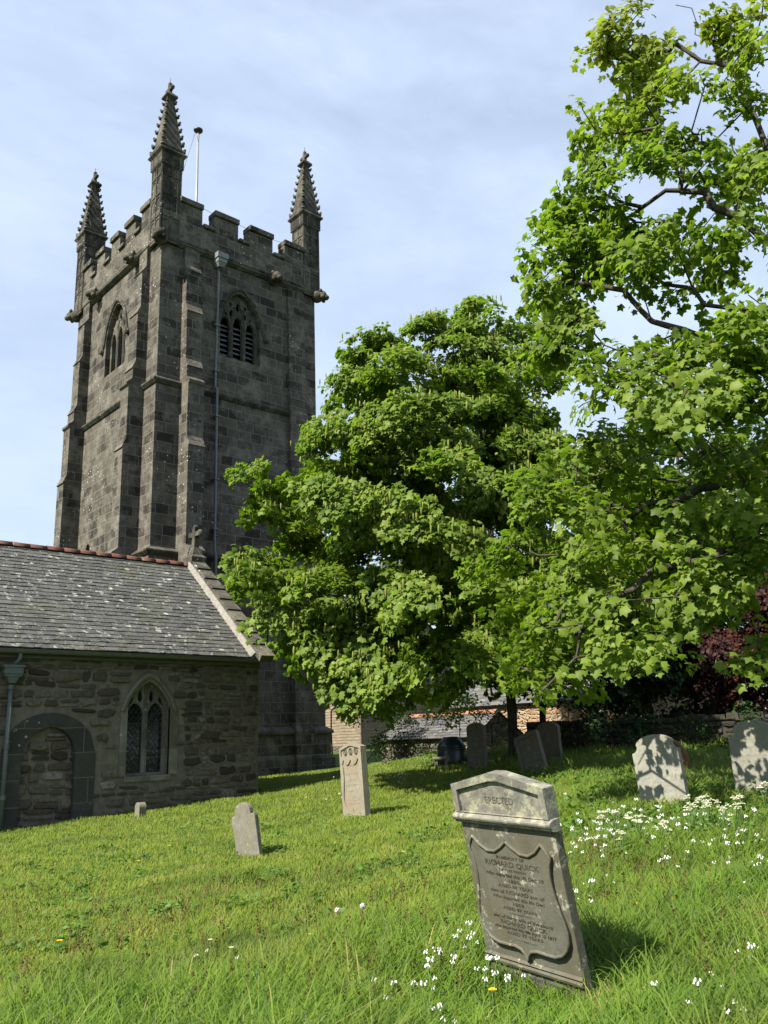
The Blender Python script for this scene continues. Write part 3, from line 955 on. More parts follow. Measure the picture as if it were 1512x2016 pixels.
    for r in range(rows):
        x = CX0 - rnd.uniform(0, .2)
        while x < 12.72:
            w = rnd.uniform(.17, .34)
            x2 = min(x + w - .004, 12.72)
            jit = rnd.uniform(-.012, .012); th = rnd.uniform(.014, .028); tl = rnd.uniform(-.004, .004)
            lo = Vector((0, EY, EZ)) + sd * (r * step - .02 + jit); hi = Vector((0, EY, EZ)) + sd * ((r + 1) * step + .05)
            p = [Vector((x, lo.y, lo.z)) + nrm * (th + .012), Vector((x2, lo.y, lo.z)) + nrm * (th + .012 + tl), Vector((x2, hi.y, hi.z)) + nrm * .010, Vector((x, hi.y, hi.z)) + nrm * .010]
            q = [p[0] - nrm * th, p[1] - nrm * th]
            mb.add(p + q, [(0, 1, 2, 3), (4, 5, 1, 0), (0, 3, 4), (1, 5, 2)])
            v = rnd.random()
            at_ += [v] * 6
            x += w
    # deck under the slates and the far slope
    mb.add([(CX0, EY, EZ), (12.75, EY, EZ), (12.75, RY, RZ), (CX0, RY, RZ), (CX0, 2 * RY - EY, EZ), (12.75, 2 * RY - EY, EZ)], [(0, 1, 2, 3), (3, 2, 5, 4)])
    at_ += [.2] * 6
    roof = mb.build('roof', m_slate, A, True, attr=at_)
    for k in range(24):
        mb = MB()
        x0 = CX0 + k * .46; x1 = min(x0 + .452, 12.86)
        zt = RZ - .03 + rnd.uniform(-.008, .008)
        for xx, rr in ((x0, .135), (x1, .125)):
            for i in range(7):
                a = PI * i / 6
                mb.v.append((xx, RY + rr * math.cos(a) * 1.15, zt + rr * math.sin(a)))
        mb.smooth = True
        for i in range(6): mb.face([i, i + 1, 8 + i, 7 + i])
        mb.smooth = False
        mb.face(list(range(7))[::-1]); mb.face(list(range(7, 14)))
        if x1 > x0: mb.build('ridge_tile', m_ridge, roof, True)
    mb = MB()
    P0 = Vector((12.66, EY, EZ)) + nrm * .03
    mb.prism([(0, -.05), (.16, -.05), (.16, .14), (.10, .13)], P0 - sd * .02, XV, nrm, sd, L)
    mb.build('mortar_fillet', m_mortar, A, True)
    # gable coping: stepped slabs
    n = 9
    for k in range(n):
        mb = MB()
        a = -.30 + (L + .30) * k / n; b = -.30 + (L + .30) * (k + 1) / n
        o = Vector((12.79, EY, EZ)) + nrm * .10 + sd * a
        mb.prism([(0, -.02), (.46, -.02), (.46, .13), (0, .13)], o, XV, nrm, sd, b - a - .012)
        v = mb.v
        for i in (2, 3): v[i] = tuple(Vector(v[i]) + nrm * .045)
        mb.build('coping_slab', m_trim, A, True, bevel=.012)
    mb = MB()
    mb.prism([(-3.9, 2.2), (0, RZ + .22), (0, RZ), (-3.7, 2.1)], (12.79, 2 * RY - RY, 0), -YV, ZV, XV, .46)
    mb.build('rear_coping', m_trim, A, True)
    # cross on the apex
    mb = MB()
    c = (13.02, RY)
    mb.frus(c, RZ + .02, RZ + .26, .25, .26); mb.frus(c, RZ + .26, RZ + .36, .26, .16); mb.frus(c, RZ + .36, RZ + .56, .17, .12)
    mb.frus(c, RZ + .5, RZ + 1.22, .085, .075)
    mb.box(c[0] - .07, c[0] + .07, RY - .30, RY + .30, RZ + .94, RZ + 1.08)
    mb.smooth = True
    for k in (-1, 1): mb.ball((c[0], RY + k * .29, RZ + 1.01), .105, (.9, .8, 1.15), 8, 6)
    mb.ball((c[0], RY, RZ + 1.24), .10, (.9, 1.1, .9), 8, 6)
    mb.build('gable_cross', m_trim, A, True, bevel=.0)
    # gutter and rainwater pipe
    mb = MB()
    prof = [(.085 * math.cos(a), .085 * math.sin(a)) for a in [PI + PI * i / 8 for i in range(9)]]
    prof = prof + [(.098, .0), (.098, .016), (.07, .016), (.07, -.02), (-.07, -.02), (-.07, .016), (-.098, .016), (-.098, .0)]
    mb.prism(prof, (CX0, EY - .06, EZ - .06), YV, ZV, XV, 13.06 - CX0)
    mb.box(CX0, 13.0, CY - .10, CY - .002, 2.06, 2.14)
    mb.build('gutter', m_gutter, A, True)
    mb = MB(); mb.smooth = True
    mb.tube([(6.70, EY - .06, 2.16), (6.70, EY - .06, 2.03), (6.66, EY, 1.95), (6.60, CY - .13, 1.88)], .045, 10)
    mb.tube([(6.60, CY - .13, 1.46), (6.60, CY - .13, -1.7)], .05, 12)
    dp = mb.build('downpipe', m_pipe, A, True)
    mb = MB()
    mb.box(6.40, 6.80, CY - .27, CY - .01, 1.70, 1.84); mb.box(6.37, 6.83, CY - .29, CY - .01, 1.84, 1.89); mb.box(6.42, 6.78, CY - .25, CY - .01, 1.64, 1.70)
    mb.frus((6.6, CY - .13), 1.50, 1.64, .075, .13, .075, .11)
    mb.build('hopper', m_pipe, dp, True)
    for z in (1.36, .1, -.95):
        mb = MB(); mb.lathe([(.05, 0), (.066, .01), (.066, .10), (.05, .11)], (6.60, CY - .13, z), 12)
        mb.build('pipe_collar', m_pipe, dp, True)

def laid(mb, at_, x0, x1, z0, z1, y, free, seed, hr=(.09, .30), wr=(.16, .60), f=lambda x, y, z: (x, y, z)):
    """rough coursed rubble: individually shaped stones standing a little proud of the mortar"""
    rnd = random.Random(seed)
    at_ += [.3] * (len(mb.v) - len(at_))
    mb.cur = 1
    z = z0
    k = 0
    while z < z1:
        h = min(rnd.uniform(*hr), z1 - z)
        if z1 - z - h < .06: h = z1 - z
        x = x0 - rnd.uniform(0, .2)
        ph = rnd.uniform(0, 6)
        while x < x1:
            w = rnd.uniform(*wr) * (.6 + h * 2.2)
            xe = min(x + w, x1)
            xs = max(x, x0)
            if xe - xs > .05:
                subs = [(z, h)] if (h < .19 or rnd.random() < .6) else [(z, h * .5), (z + h * .5, h * .5)]
                for za, hh in subs:
                    g = rnd.uniform(.008, .020)
                    cx, cz = (xs + xe) / 2, za + hh / 2
                    a, b = (xe - xs) / 2 - g, hh / 2 - g
                    if a < .02 or b < .015: continue
                    wob = lambda q: .028 * math.sin(q * 1.3 + ph) + .014 * math.sin(q * 3.1 + 2 * ph)
                    ok = all(free(cx + sx * a, cz + sz * b) for sx in (-1, -.5, 0, .5, 1) for sz in (-1, 0, 1))
                    if not ok: continue
                    ring_ = []
                    j = min(a, b) * .42
                    for sx, sz in ((-.8, -1), (0, -1), (.8, -1), (1, -.6), (1, .6), (.8, 1), (0, 1), (-.8, 1), (-1, .6), (-1, -.6)):
                        px = cx + sx * a + rnd.uniform(-j, j * .3) * (1 if sx > 0 else -1)
                        pz = cz + sz * b + rnd.uniform(-j, j * .4) * (1 if sz > 0 else -1)
                        ring_.append((px, pz + wob(px)))
                    pr = rnd.uniform(.018, .060)
                    base = len(mb.v)
                    n = len(ring_)
                    for px, pz in ring_: mb.v.append(f(px, y + .01, pz))
                    for px, pz in ring_: mb.v.append(f(cx + (px - cx) * .94, y - pr * .7, cz + (pz - cz) * .90))
                    for px, pz in ring_: mb.v.append(f(cx + (px - cx) * .70, y - pr - rnd.uniform(0, .008), cz + (pz - cz) * .62))
                    for q in range(2):
                        for i in range(n):
                            i2 = (i + 1) % n
                            mb.face([base + q * n + i, base + q * n + i2, base + (q + 1) * n + i2, base + (q + 1) * n + i])
                    mb.face([base + 2 * n + i for i in range(n)])
                    at_ += [rnd.random()] * (3 * n)
            x += w
        z += h
        k += 1
    mb.cur = 0

def glassmat():
    M = Mat('leaded_glass', .12, .5)
    p = M.pos()
    x, y, z = M.sep(p)
    f = M.noise(M.vmul(p, (7, 1, 6)), 1.0, 2, .5)
    M.color(M.mix(M.ramp(f, .4, .65), (.006, .007, .007), (.014, .017, .018)))
    M.bump(M.noise(M.vmul(p, (9, 1, 8)), 1.0, 2, .5), .25, .02)
    return M.m
build_aisle()

# ------------------------------------------------------------------ gravestones
m_stoneF = stone('front_slate_stone', (.080, .079, .058), (.046, .045, .033), (.114, .113, .088), .5, 4.0, .35, brown=(.084, .073, .042), lt=.57)
m_stoneFp = stone('front_pediment_stone', (.115, .112, .094), (.05, .048, .04), (.20, .195, .155), .85, 6.0, .45, lich_c=(.30, .29, .20), lt=.51)
m_stoneP = stone('pale_stone', (.18, .165, .122), (.10, .09, .066), (.24, .218, .165), .45, 5.0, .3, brown=(.20, .155, .10), lich_c=(.32, .30, .22))
m_stoneW = stone('whitish_stone', (.195, .19, .158), (.105, .104, .086), (.26, .25, .205), .45, 5.0, .3, lich_c=(.33, .32, .25))
m_stoneS = stone('small_grey_stone', (.14, .134, .108), (.07, .067, .053), (.20, .19, .155), .5, 8.0, .4, brown=(.15, .13, .085))
m_stoneD = stone('dark_brown_stone', (.10, .095, .076), (.05, .047, .038), (.15, .14, .112), .4, 6.0, .4, brown=(.15, .11, .065))  # brown-grey base with random darker and brown patches
m_stoneR = stone('rusty_stone', (.12, .06, .026), (.05, .028, .016), (.17, .09, .04), .3, 6.0, .4)

_fc = {}
def text_part(parent, name, body, size, x, z, y, mat, bold=0.0, width=None, shear=0.0):
    cu = bpy.data.curves.new('lettering_curve', 'FONT')
    cu.body = body; cu.size = size; cu.align_x = 'CENTER'; cu.align_y = 'CENTER'; cu.offset = bold; cu.shear = shear
    cu.resolution_u = 2; cu.extrude = .0006
    tmp = bpy.data.objects.new('lettering_curve', cu)
    COL.objects.link(tmp)
    dg = bpy.context.evaluated_depsgraph_get()
    me = bpy.data.meshes.new_from_object(tmp.evaluated_get(dg))
    bpy.data.objects.remove(tmp); bpy.data.curves.remove(cu)
    me.transform(Matrix.Rotation(PI / 2, 4, 'X'))
    xs = [v.co.x for v in me.vertices]
    k = 1.0
    if width and xs: k = width / (max(xs) - min(xs))
    me.transform(Matrix.Translation((x, y, z)) @ Matrix.Diagonal((k, 1, 1, 1)))
    me.materials.clear(); me.materials.append(mat)
    o = bpy.data.objects.new(name, me)
    COL.objects.link(o)
    o.parent = parent
    return o

def shield(cx, w, zt, zb, tip=.045):
    """heraldic shield outline, points in order round the edge"""
    H = zt - zb
    half = [(0, 1.0 - .02), (.12, .935), (.30, .885), (.50, .88), (.68, .925), (.83, .995), (.90, .955), (.98, .895), (.93, .83), (.895, .74), (.89, .65),
            (.91, .56), (.95, .46), (1.0, .37), (1.03, .29), (1.02, .21), (.95, .14), (.83, .085), (.66, .055), (.46, .055), (.26, .06), (.12, .045), (.045, .01), (0, -tip)]
    pts = [(cx + a * w / 2, zb + b * H) for a, b in half]
    return pts + [(2 * cx - p[0], p[1]) for p in half[-2:0:-1] for p in [(cx + p[0] * w / 2, zb + p[1] * H)]]

def front_headstone():
    loc = (4.422, 3.737, -1.45)
    S = thing('headstone', 'large leaning slate headstone with a lichened pediment, raised shield and worn lettering', 'headstone', loc,
              (math.radians(10.5), math.radians(.5), math.radians(-99.5)))
    YN = Vector((0, 1, 0)); T = .062
    w = .440
    mb = MB(); mb.prism([(-w + .012, -.35), (w - .012, -.35), (w, .96), (-w, .96)], (0, 0, 0), XV, ZV, YN, T)
    mb.build('shaft', m_stoneF, S, bevel=.005)
    # shield, raised with a rounded rim
    out = shield(0, .79, .868, .180)
    mb = MB(); mb.prism(out, (0, -.017, 0), XV, ZV, YN, .03)
    mb.build('shield_panel', m_stoneF, S)
    mb = MB(); mb.smooth = True
    rp = [(p[0] * .985, -.018, .53 + (p[1] - .53) * .985) for p in out]
    mb.tube(rp + [rp[0]], .0115, 6, False)
    mb.build('shield_rim', m_stoneF, S)
    # base moulding
    mb = MB(); mb.prism([(0, .080), (-.016, .090), (-.020, .105), (-.008, .118), (-.018, .128), (0, .140)], (-w + .004, 0, 0), YN, ZV, XV, 2 * w - .008)
    mb.build('base_moulding', m_stoneF, S)
    # cornice
    mb = MB()
    pr = [(0.0, .935), (-.028, .945), (-.028, .958), (-.040, .964), (-.046, .978), (-.046, .988), (-.034, .998), (-.012, 1.008)]
    mb.prism(pr + [(T * .6, 1.008), (T * .6, .935)], (-w - .028, 0, 0), YN, ZV, XV, 2 * w + .056)
    mb.build('cornice', m_stoneFp, S, bevel=.003)
    # pediment
    pw = w + .008
    ped = [(-pw, 1.004), (pw, 1.004), (pw, 1.185), (.05, 1.262), (-.05, 1.262), (-pw, 1.185)]
    mb = MB(); mb.prism(ped, (0, -.004, 0), XV, ZV, YN, T + .006)
    mb.build('pediment', m_stoneFp, S, bevel=.006)
    inner = [(-pw + .05, 1.012), (pw - .05, 1.012), (pw - .05, 1.148), (.04, 1.214), (-.04, 1.214), (-pw + .05, 1.148)]
    mb = MB(); mb.panel([(p[0], p[1] if p[1] > 1.01 else 1.010) for p in ped], [inner], (0, -.026, 0), XV, ZV, YN, .023)
    mb.build('pediment_frame', m_stoneFp, S, bevel=.003)
    L = []
    text_part(S, 'inscription', 'ERECTED', .060, .0, 1.09, -.0052, m_text_mid, .0, .27)
    y = -.0184
    for body, size, z, wd, mt, sh in (
            ('IN MEMORY OF', .026, .750, .26, m_text, 0), ('RICHARD QUICK', .046, .712, .50, m_text, 0), ('OF THIS PARISH', .019, .676, .25, m_text_soft, 0),
            ('Who departed this life Dec: 19', .031, .645, .54, m_text, .2), ('1850.', .028, .612, .11, m_text, 0), ('AGED 80 YEARS', .026, .580, .32, m_text_soft, 0),
            ('also of RICHARD son of', .031, .543, .50, m_text, 0), ('Who departed this life Dec:', .028, .509, .48, m_text_soft, .2), ('1859.', .027, .476, .11, m_text, 0),
            ('AGED 87 YEARS', .026, .446, .31, m_text, 0), ('and of Betsy wife of the above', .029, .388, .54, m_text, .15), ('RICHARD QUICK', .036, .356, .42, m_text, 0),
            ('who departed this life April 15 1877', .026, .326, .57, m_text, .15), ('AGED 77 YEARS', .026, .297, .33, m_text, 0)):
        text_part(S, 'inscription', body, size, .01, z, y, mt, .0003, wd, sh)
    for z in (.417, .262):
        mb = MB()
        mb.add([(-.10, y, z), (-.02, y, z), (-.02, y, z + .002), (-.10, y, z + .002)], [(0, 1, 2, 3)])
        mb.add([(-.02, y, z), (.03, y, z - .003), (.03, y, z + .005), (-.02, y, z + .002)], [(0, 1, 2, 3)])
        mb.add([(.03, y, z), (.11, y, z), (.11, y, z + .002), (.03, y, z + .002)], [(0, 1, 2, 3)])
        mb.build('divider_rule', m_text, S)
    text_part(S, 'inscription', 'They are not lost but gone before', .030, .05, .045, -.0012, m_text_soft, .0004, .52)
    text_part(S, 'inscription', 'whom here we mourn', .026, .06, .008, -.0012, m_text_soft, .0004, .34)
    return S
front_headstone()

def round_top(w, zs, zt, n=12):
    return [(w * math.cos(PI * i / n), zs + (zt - zs) * math.sin(PI * i / n)) for i in range(n + 1)]

def outline(kind, W, H):
    w = W / 2
    if kind == 'gable':
        return [(-w, -.3), (w, -.3), (w, H * .935), (.06 * W, H), (-.06 * W, H), (-w, H * .935)]
    if kind == 'shoulder':
        a = w * .70; zs = H - a * .62
        n = 8
        pts = [(-w, -.3), (w, -.3), (w, zs - .10 * W)]
        pts += [(w - .13 * W * math.sin(t), zs - .10 * W + .12 * W * (1 - math.cos(t))) for t in [PI / 2 * i / 5 for i in range(1, 6)]]
        r = w - .13 * W
        pts += [(r + .02 * W, zs + .03 * W)]
        pts += round_top((r + .02 * W), zs + .035 * W, H, 14)[1:-1]
        pts += [(-r - .02 * W, zs + .03 * W)]
        pts += [(-(w - .13 * W * math.sin(t)), zs - .10 * W + .12 * W * (1 - math.cos(t))) for t in [PI / 2 * i / 5 for i in range(5, 0, -1)]]
        pts += [(-w, zs - .10 * W)]
        return pts
    if kind == 'smallshoulder':
        r = w * .66; zs = H * .74
        return [(-w * .92, -.3), (w * .92, -.3), (w, zs - .01), (w * .93, zs + .05 * H), (r, zs + .03 * H), (r, zs + .08 * H)] + round_top(r, zs + .09 * H, H, 10)[1:-1] + [(-r, zs + .08 * H), (-r, zs + .03 * H), (-w * .93, zs + .04 * H), (-w, zs - .01)]
    if kind == 'segment':
        return [(-w, -.3), (w, -.3)] + round_top(w, H - w * .45, H, 12)
    if kind == 'round':
        return [(-w, -.3), (w, -.3)] + round_top(w, H - w, H, 14)
    return [(-w, -.3), (w, -.3), (w, H), (-w, H)]

def headstone(label, u, v, d, W, H, T, kind, mat, lean=0, pitch=0, yaw=-90, name='headstone', cat='headstone', group=None):
    p = ground_at(u, v, d)
    S = thing(name, label, cat, (p.x, p.y, p.z), (math.radians(pitch), math.radians(-lean), math.radians(yaw)), group)
    mb = MB(); mb.prism(outline(kind, W, H), (0, 0, 0), XV, ZV, YV, T)
    mb.build('slab', mat, S, bevel=.008)
    return S

# tall pale stone with a carved head and shield
S = headstone('tall pale gabled headstone with a carved shield standing alone on the mown grass', 699, 1599, 15.9, .62, 1.25, .11, 'gable', m_stoneP, lean=4.5, yaw=-91)
mb = MB(); mb.panel(outline('gable', .62, 1.25)[2:] + [(-.31, .0), (.31, .0)], [shield(0, .50, .98, .10, .05), [(-.265, 1.025), (.265, 1.025), (.265, 1.135), (.03, 1.195), (-.03, 1.195), (-.265, 1.135)]], (0, -.022, 0), XV, ZV, YV, .024)
mb.build('carved_face', m_stoneP, S)
mb = MB(); mb.smooth = True
for x in (-.15, 0, .15):
    mb.tube([(x + .045 * math.cos(a), -.006, 1.095 + .058 * math.sin(a)) for a in [2 * PI * i / 10 for i in range(11)]], .008, 5, False)
    mb.tube([(x, -.006, 1.04), (x, -.006, 1.15)], .006, 5)
mb.build('carved_loops', m_text_soft, S)
m_text_pale = plain('pale_lettering', (.20, .17, .12), .9, .1, .5, 30)
for body, z, wd in (('SACRED', .93, .28), ('to the memory of', .86, .26), ('in this parish', .72, .34), ('who died', .62, .22), ('aged years', .53, .30), ('also of', .43, .34), ('his wife', .28, .38), ('rest in peace', .22, .30)):
    text_part(S, 'inscription', body, .05, 0, z, -.0012, m_text_pale, .001, wd)

S = headstone('small weathered grey headstone with rounded head and notched shoulders leaning in the mown grass', 489, 1680, 12.4, .43, .70, .07, 'smallshoulder', m_stoneS, lean=9, pitch=3, yaw=-76)
p = G(269, 1609)
S = headstone('tiny rounded stone stump with lichen close to the church wall', 269, 1609, math.hypot(p.x, p.y), .22, .30, .17, 'round', m_stoneS, lean=-1, name='footstone', cat='footstone')
S = headstone('whitish headstone with rounded head and scooped shoulders leaning left among white flowers', 1310, 1592, 11.9, .64, 1.0, .09, 'shoulder', m_stoneW, lean=6.5, pitch=-3, yaw=-86)
m_text_w = plain('soft_lettering', (.22, .21, .175), .9, .1, .4, 30)
for body, z, wd in (('IN', .96, .06), ('MEMORY', .90, .24), ('OF', .84, .06), ('of this parish', .78, .36), ('who departed', .70, .34), ('this life', .63, .34), ('AGED', .56, .14), ('also his wife', .48, .38), ('of the above', .42, .40), ('who died', .36, .34), ('at rest', .30, .28)):
    text_part(S, 'inscription', body, .045, 0, z, -.0012, m_text_w, .0008, wd)
S = headstone('grey headstone with rounded head at the right edge, dappled by tree shade', 1500, 1568, 12.3, .64, 1.02, .09, 'shoulder', m_stoneW, lean=0, pitch=2, yaw=-84)
for body, z, wd in (('SACRED', .88, .26), ('to the memory of', .80, .40), ('AGED', .70, .2), ('Also', .60, .3)):
    text_part(S, 'inscription', body, .045, 0, z, -.0012, m_text_w, .0008, wd)
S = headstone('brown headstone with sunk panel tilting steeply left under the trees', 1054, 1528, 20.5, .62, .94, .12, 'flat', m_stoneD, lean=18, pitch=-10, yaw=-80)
mb = MB(); mb.panel([(-.31, .0), (.31, .0), (.31, .94), (-.31, .94)], [[(-.22, .03), (.22, .03), (.22, .85), (-.22, .85)]], (0, -.03, 0), XV, ZV, YV, .028)
mb.build('raised_border', m_stoneD, S)
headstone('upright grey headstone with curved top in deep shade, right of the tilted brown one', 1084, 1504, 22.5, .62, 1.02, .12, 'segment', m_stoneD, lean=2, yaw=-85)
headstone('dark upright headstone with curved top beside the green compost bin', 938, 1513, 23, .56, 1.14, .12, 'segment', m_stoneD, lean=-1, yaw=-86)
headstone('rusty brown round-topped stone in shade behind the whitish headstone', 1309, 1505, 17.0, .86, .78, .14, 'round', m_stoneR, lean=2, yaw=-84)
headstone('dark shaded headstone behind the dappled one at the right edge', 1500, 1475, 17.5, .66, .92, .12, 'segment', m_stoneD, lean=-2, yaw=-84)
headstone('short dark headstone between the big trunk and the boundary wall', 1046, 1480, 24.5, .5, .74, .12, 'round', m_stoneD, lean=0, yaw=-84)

def build_bin():
    p = ground_at(890, 1500, 25.5)
    B = thing('compost_bin', 'dark green plastic compost bin with a domed lid in the tree shade', 'compost bin', tuple(p))
    m = plain('dark_green_plastic', (.008, .018, .016), .35, .5, .3, 6)
    mb = MB(); mb.smooth = True
    mb.lathe([(.44, -.05), (.43, .1), (.40, .35), (.395, .36), (.41, .38), (.41, .42), (.37, .44)], (0, 0, 0), 16)
    mb.build('drum', m, B)
    mb = MB(); mb.smooth = True
    mb.lathe([(.40, .43), (.41, .45), (.40, .48), (.33, .60), (.24, .68), (.22, .70), (.22, .73), (.05, .74)], (0, 0, 0), 16)
    mb.build('lid', m, B)
build_bin()

def build_bench():
    p = ground_at(869, 1516, 24)
    B = thing('stone_stool', 'small stone slab seat on two stubby legs in front of the compost bin', 'stone seat', tuple(p), (0, 0, math.radians(-38)))
    for x in (-.13, .13):
        mb = MB(); mb.frus((x, 0), -.1, .26, .035, .03, .10, .09); mb.build('leg', m_stoneS, B, bevel=.008)
    mb = MB(); mb.box(-.22, .22, -.13, .13, .26, .32); mb.build('seat', m_stoneS, B, bevel=.012)
build_bench()

# ------------------------------------------------------------------ boundary wall and buildings beyond
def build_boundary():
    a = at(1040, 1475, 25.8); b = at(1660, 1460, 23.5)
    za, zb = float(gz(a.x, a.y)) - .2, float(gz(b.x, b.y)) - .2
    Wl = thing('boundary_wall', 'low rubble stone boundary wall in deep shade under the trees', 'wall', (a.x, a.y, za))
    d = Vector((b.x - a.x, b.y - a.y, 0)); L = d.length; d.normalize(); n = Vector((-d.y, d.x, 0))
    if n.dot(Vector((1, 1, 0))) < 0: n = -n
    rnd = random.Random(5)
    mb = MB(); mb.prism([(0, -.3), (L, -.3), (L, .92), (0, .95)], (0, 0, 0), d, ZV, n, .45)
    wa = []
    laid(mb, wa, 0, L, -.2, .96, 0, lambda x, z: True, 8, (.10, .2), (.16, .5), lambda x, y, z: tuple(d * x + n * y + ZV * z))
    mb.build('rubble_wall', [m_shadebed, m_stones2], Wl, attr=wa)
    mb = MB(); x = 0
    while x < L:
        l = rnd.uniform(.25, .6); h = rnd.uniform(.08, .16)
        mb.prism([(x + .01, .94), (min(x + l, L) - .01, .94), (min(x + l, L) - .03, .94 + h), (x + .02, .94 + h * rnd.uniform(.7, 1.1))], -n * .05, d, ZV, n, .52)
        x += l
    mb.build('coping_stones', m_stones2, Wl, attr=[rnd.random() for _ in mb.v])
build_boundary()

def slates(name, parent, P, U, S_, Lu, Ls, rows, seed, mat=None):
    rnd = random.Random(seed)
    P, U, S_ = Vector(P), Vector(U).normalized(), Vector(S_).normalized()
    N = U.cross(S_)
    if N.z < 0: N = -N
    mb = MB(); A = []
    st = Ls / rows
    for r in range(rows):
        x = -rnd.uniform(0, .2)
        while x < Lu:
            w = rnd.uniform(.2, .34); a, b = max(x, 0), min(x + w - .005, Lu)
            lo, hi = r * st - rnd.uniform(0, .02), (r + 1) * st + .04
            q = [P + U * a + S_ * lo + N * .03, P + U * b + S_ * lo + N * .03, P + U * b + S_ * hi + N * .008, P + U * a + S_ * hi + N * .008]
            mb.add(q + [q[0] - N * .022, q[1] - N * .022], [(0, 1, 2, 3), (4, 5, 1, 0), (0, 3, 4), (1, 5, 2)])
            A += [rnd.random()] * 6
            x += w
    mb.add([P, P + U * Lu, P + U * Lu + S_ * Ls, P + S_ * Ls], [(0, 1, 2, 3)]); A += [.2] * 4
    return mb.build(name, mat or m_slate2, parent, True, attr=A)

m_board = Mat('weathered_boards', .9, .1)
_p = m_board.pos()
_f = m_board.noise(m_board.vmul(_p, (1, 1, 9)), 2.2, 5, .65)
m_board.color(m_board.mix(m_board.ramp(_f, .3, .7), (.10, .078, .054), (.25, .205, .145)))
m_board.bump(_f, .4, .01)
m_board = m_board.m

def build_barn():
    c = at(712, 1478, 52)
    x0, y0, z0 = c.x, c.y, -.7
    B = thing('weatherboarded_barn', 'weatherboarded barn with a slate roof behind the tower, one side sunlit', 'barn', (x0, y0, z0))
    ze, zr, wd, ln = 4.3, 7.6, 10.0, 12.0
    mb = MB()
    z = -.2
    mb.box(x0 + .02, x0 + wd - .02, y0 + .02, y0 + ln, -1.2, ze)
    mb.prism([(0, ze), (wd, ze), (wd / 2, zr)], (x0, y0 + .03, 0), XV, ZV, YV, ln)
    while z < zr - .2:
        h = .17
        if z < ze:
            mb.prism([(0, z), (-.035, z), (-.008, z + h + .02), (0, z + h + .02)], (x0, y0 - .02, 0), XV, ZV, YV, ln)
            mb.prism([(0, z), (-.035, z), (-.008, z + h + .02), (0, z + h + .02)], (x0 - .02, y0, 0), YV, ZV, XV, wd)
        else:
            k = (z - ze) / (zr - ze) * wd / 2
            mb.prism([(0, z), (-.035, z), (-.008, z + h + .02), (0, z + h + .02)], (x0 + k, y0, 0), YV, ZV, XV, wd - 2 * k)
        z += h
    mb.build('boarded_wall', m_board, B, True)
    mb = MB(); mb.box(x0 - .06, x0 + .06, y0 - .06, y0 + .06, -1.0, ze); mb.build('corner_board', m_wood, B, True)
    mb = MB(); mb.box(x0 - .12, x0 + wd, y0 - .12, y0 + ln, -1.3, -.22); mb.build('stone_footing', m_hedgewall, B, True)
    sl_ = Vector((wd / 2, 0, zr - ze))
    r1 = slates('roof', B, (x0 - .25, y0 - .2, ze - .13), YV, sl_, ln + .3, sl_.length + .3, 16, 3)
    sl2 = Vector((-wd / 2, 0, zr - ze))
    slates('roof', B, (x0 + wd + .25, y0 - .2, ze - .13), YV, sl2, ln + .3, sl2.length + .3, 16, 4)
build_barn()

def build_outhouse():
    x0, y0, y1 = 24.5, 21.6, 26.7
    B = thing('low_outhouse', 'low stone outhouse with a grey slate roof and orange ridge tiles', 'outhouse', (x0, y0, -.8))
    mb = MB(); mb.box(x0 - 1.25, x0 + 1.3, y0, y1, -1.0, .10); mb.build('wall', m_hedgewall, B, True)
    mb = MB(); mb.prism([(-1.25, .10), (1.3, .10), (0, .86)], (x0, y0 + .01, 0), XV, ZV, YV, y1 - y0 - .02); mb.build('gable', m_hedgewall, B, True)
    s1 = Vector((1.35, 0, .86)); P = Vector((x0 - 1.4, y0 - .05, .03))
    rf = slates('roof', B, P, YV, s1, y1 - y0 + .1, s1.length + .05, 9, 7)
    slates('roof', B, Vector((x0 + 1.4, y0 - .05, .03)), YV, Vector((-1.35, 0, .86)), y1 - y0 + .1, s1.length + .05, 9, 8)
    k = 0
    y = y0
    while y < y1 - .05:
        mb = MB()
        y2 = min(y + .44, y1)
        for yy, rr in ((y, .13), (y2, .122)):
            for i in range(7):
                a = PI * i / 6
                mb.v.append((x0 + rr * math.cos(a) * 1.2, yy, .88 + rr * math.sin(a)))
        for i in range(6): mb.face([i, 7 + i, 8 + i, i + 1])
        mb.face(list(range(7))); mb.face(list(range(7, 14))[::-1])
        mb.build('ridge_tile', m_ridge2, rf, True)
        y += .45
build_outhouse()

def build_cottage():
    c = at(1135, 1450, 36)
    x0, y0 = c.x, c.y
    x0, y0 = 27.2, 17.0
    B = thing('stone_cottage', 'stone cottage with a slate roof glimpsed through the trees beyond the wall', 'cottage', (x0, y0, -.5))
    y1, wd, ze, zr = 26.5, 6.0, 1.35, 3.75
    mb = MB(); mb.box(x0, x0 + wd, y0, y1, -1.0, ze); mb.build('wall', m_cottage, B, True)
    mb = MB(); mb.prism([(0, ze), (wd, ze), (wd / 2, zr - .1)], (x0, y0 + .01, 0), XV, ZV, YV, y1 - y0 - .02); mb.build('gable', m_hedgewall, B, True)
    s1 = Vector((wd / 2 + .2, 0, zr - ze + .12))
    slates('roof', B, Vector((x0 - .2, y0 - .1, ze - .1)), YV, s1, y1 - y0 + .2, s1.length, 15, 9)
    slates('roof', B, Vector((x0 + wd + .2, y0 - .1, ze - .1)), YV, Vector((-s1.x, 0, s1.z)), y1 - y0 + .2, s1.length, 15, 10)
    mb = MB(); mb.box(x0 + 2.6, x0 + 3.4, y1 - 1.2, y1 - .5, 3.2, 4.6); mb.build('chimney', m_cottage, B, True)
build_cottage()

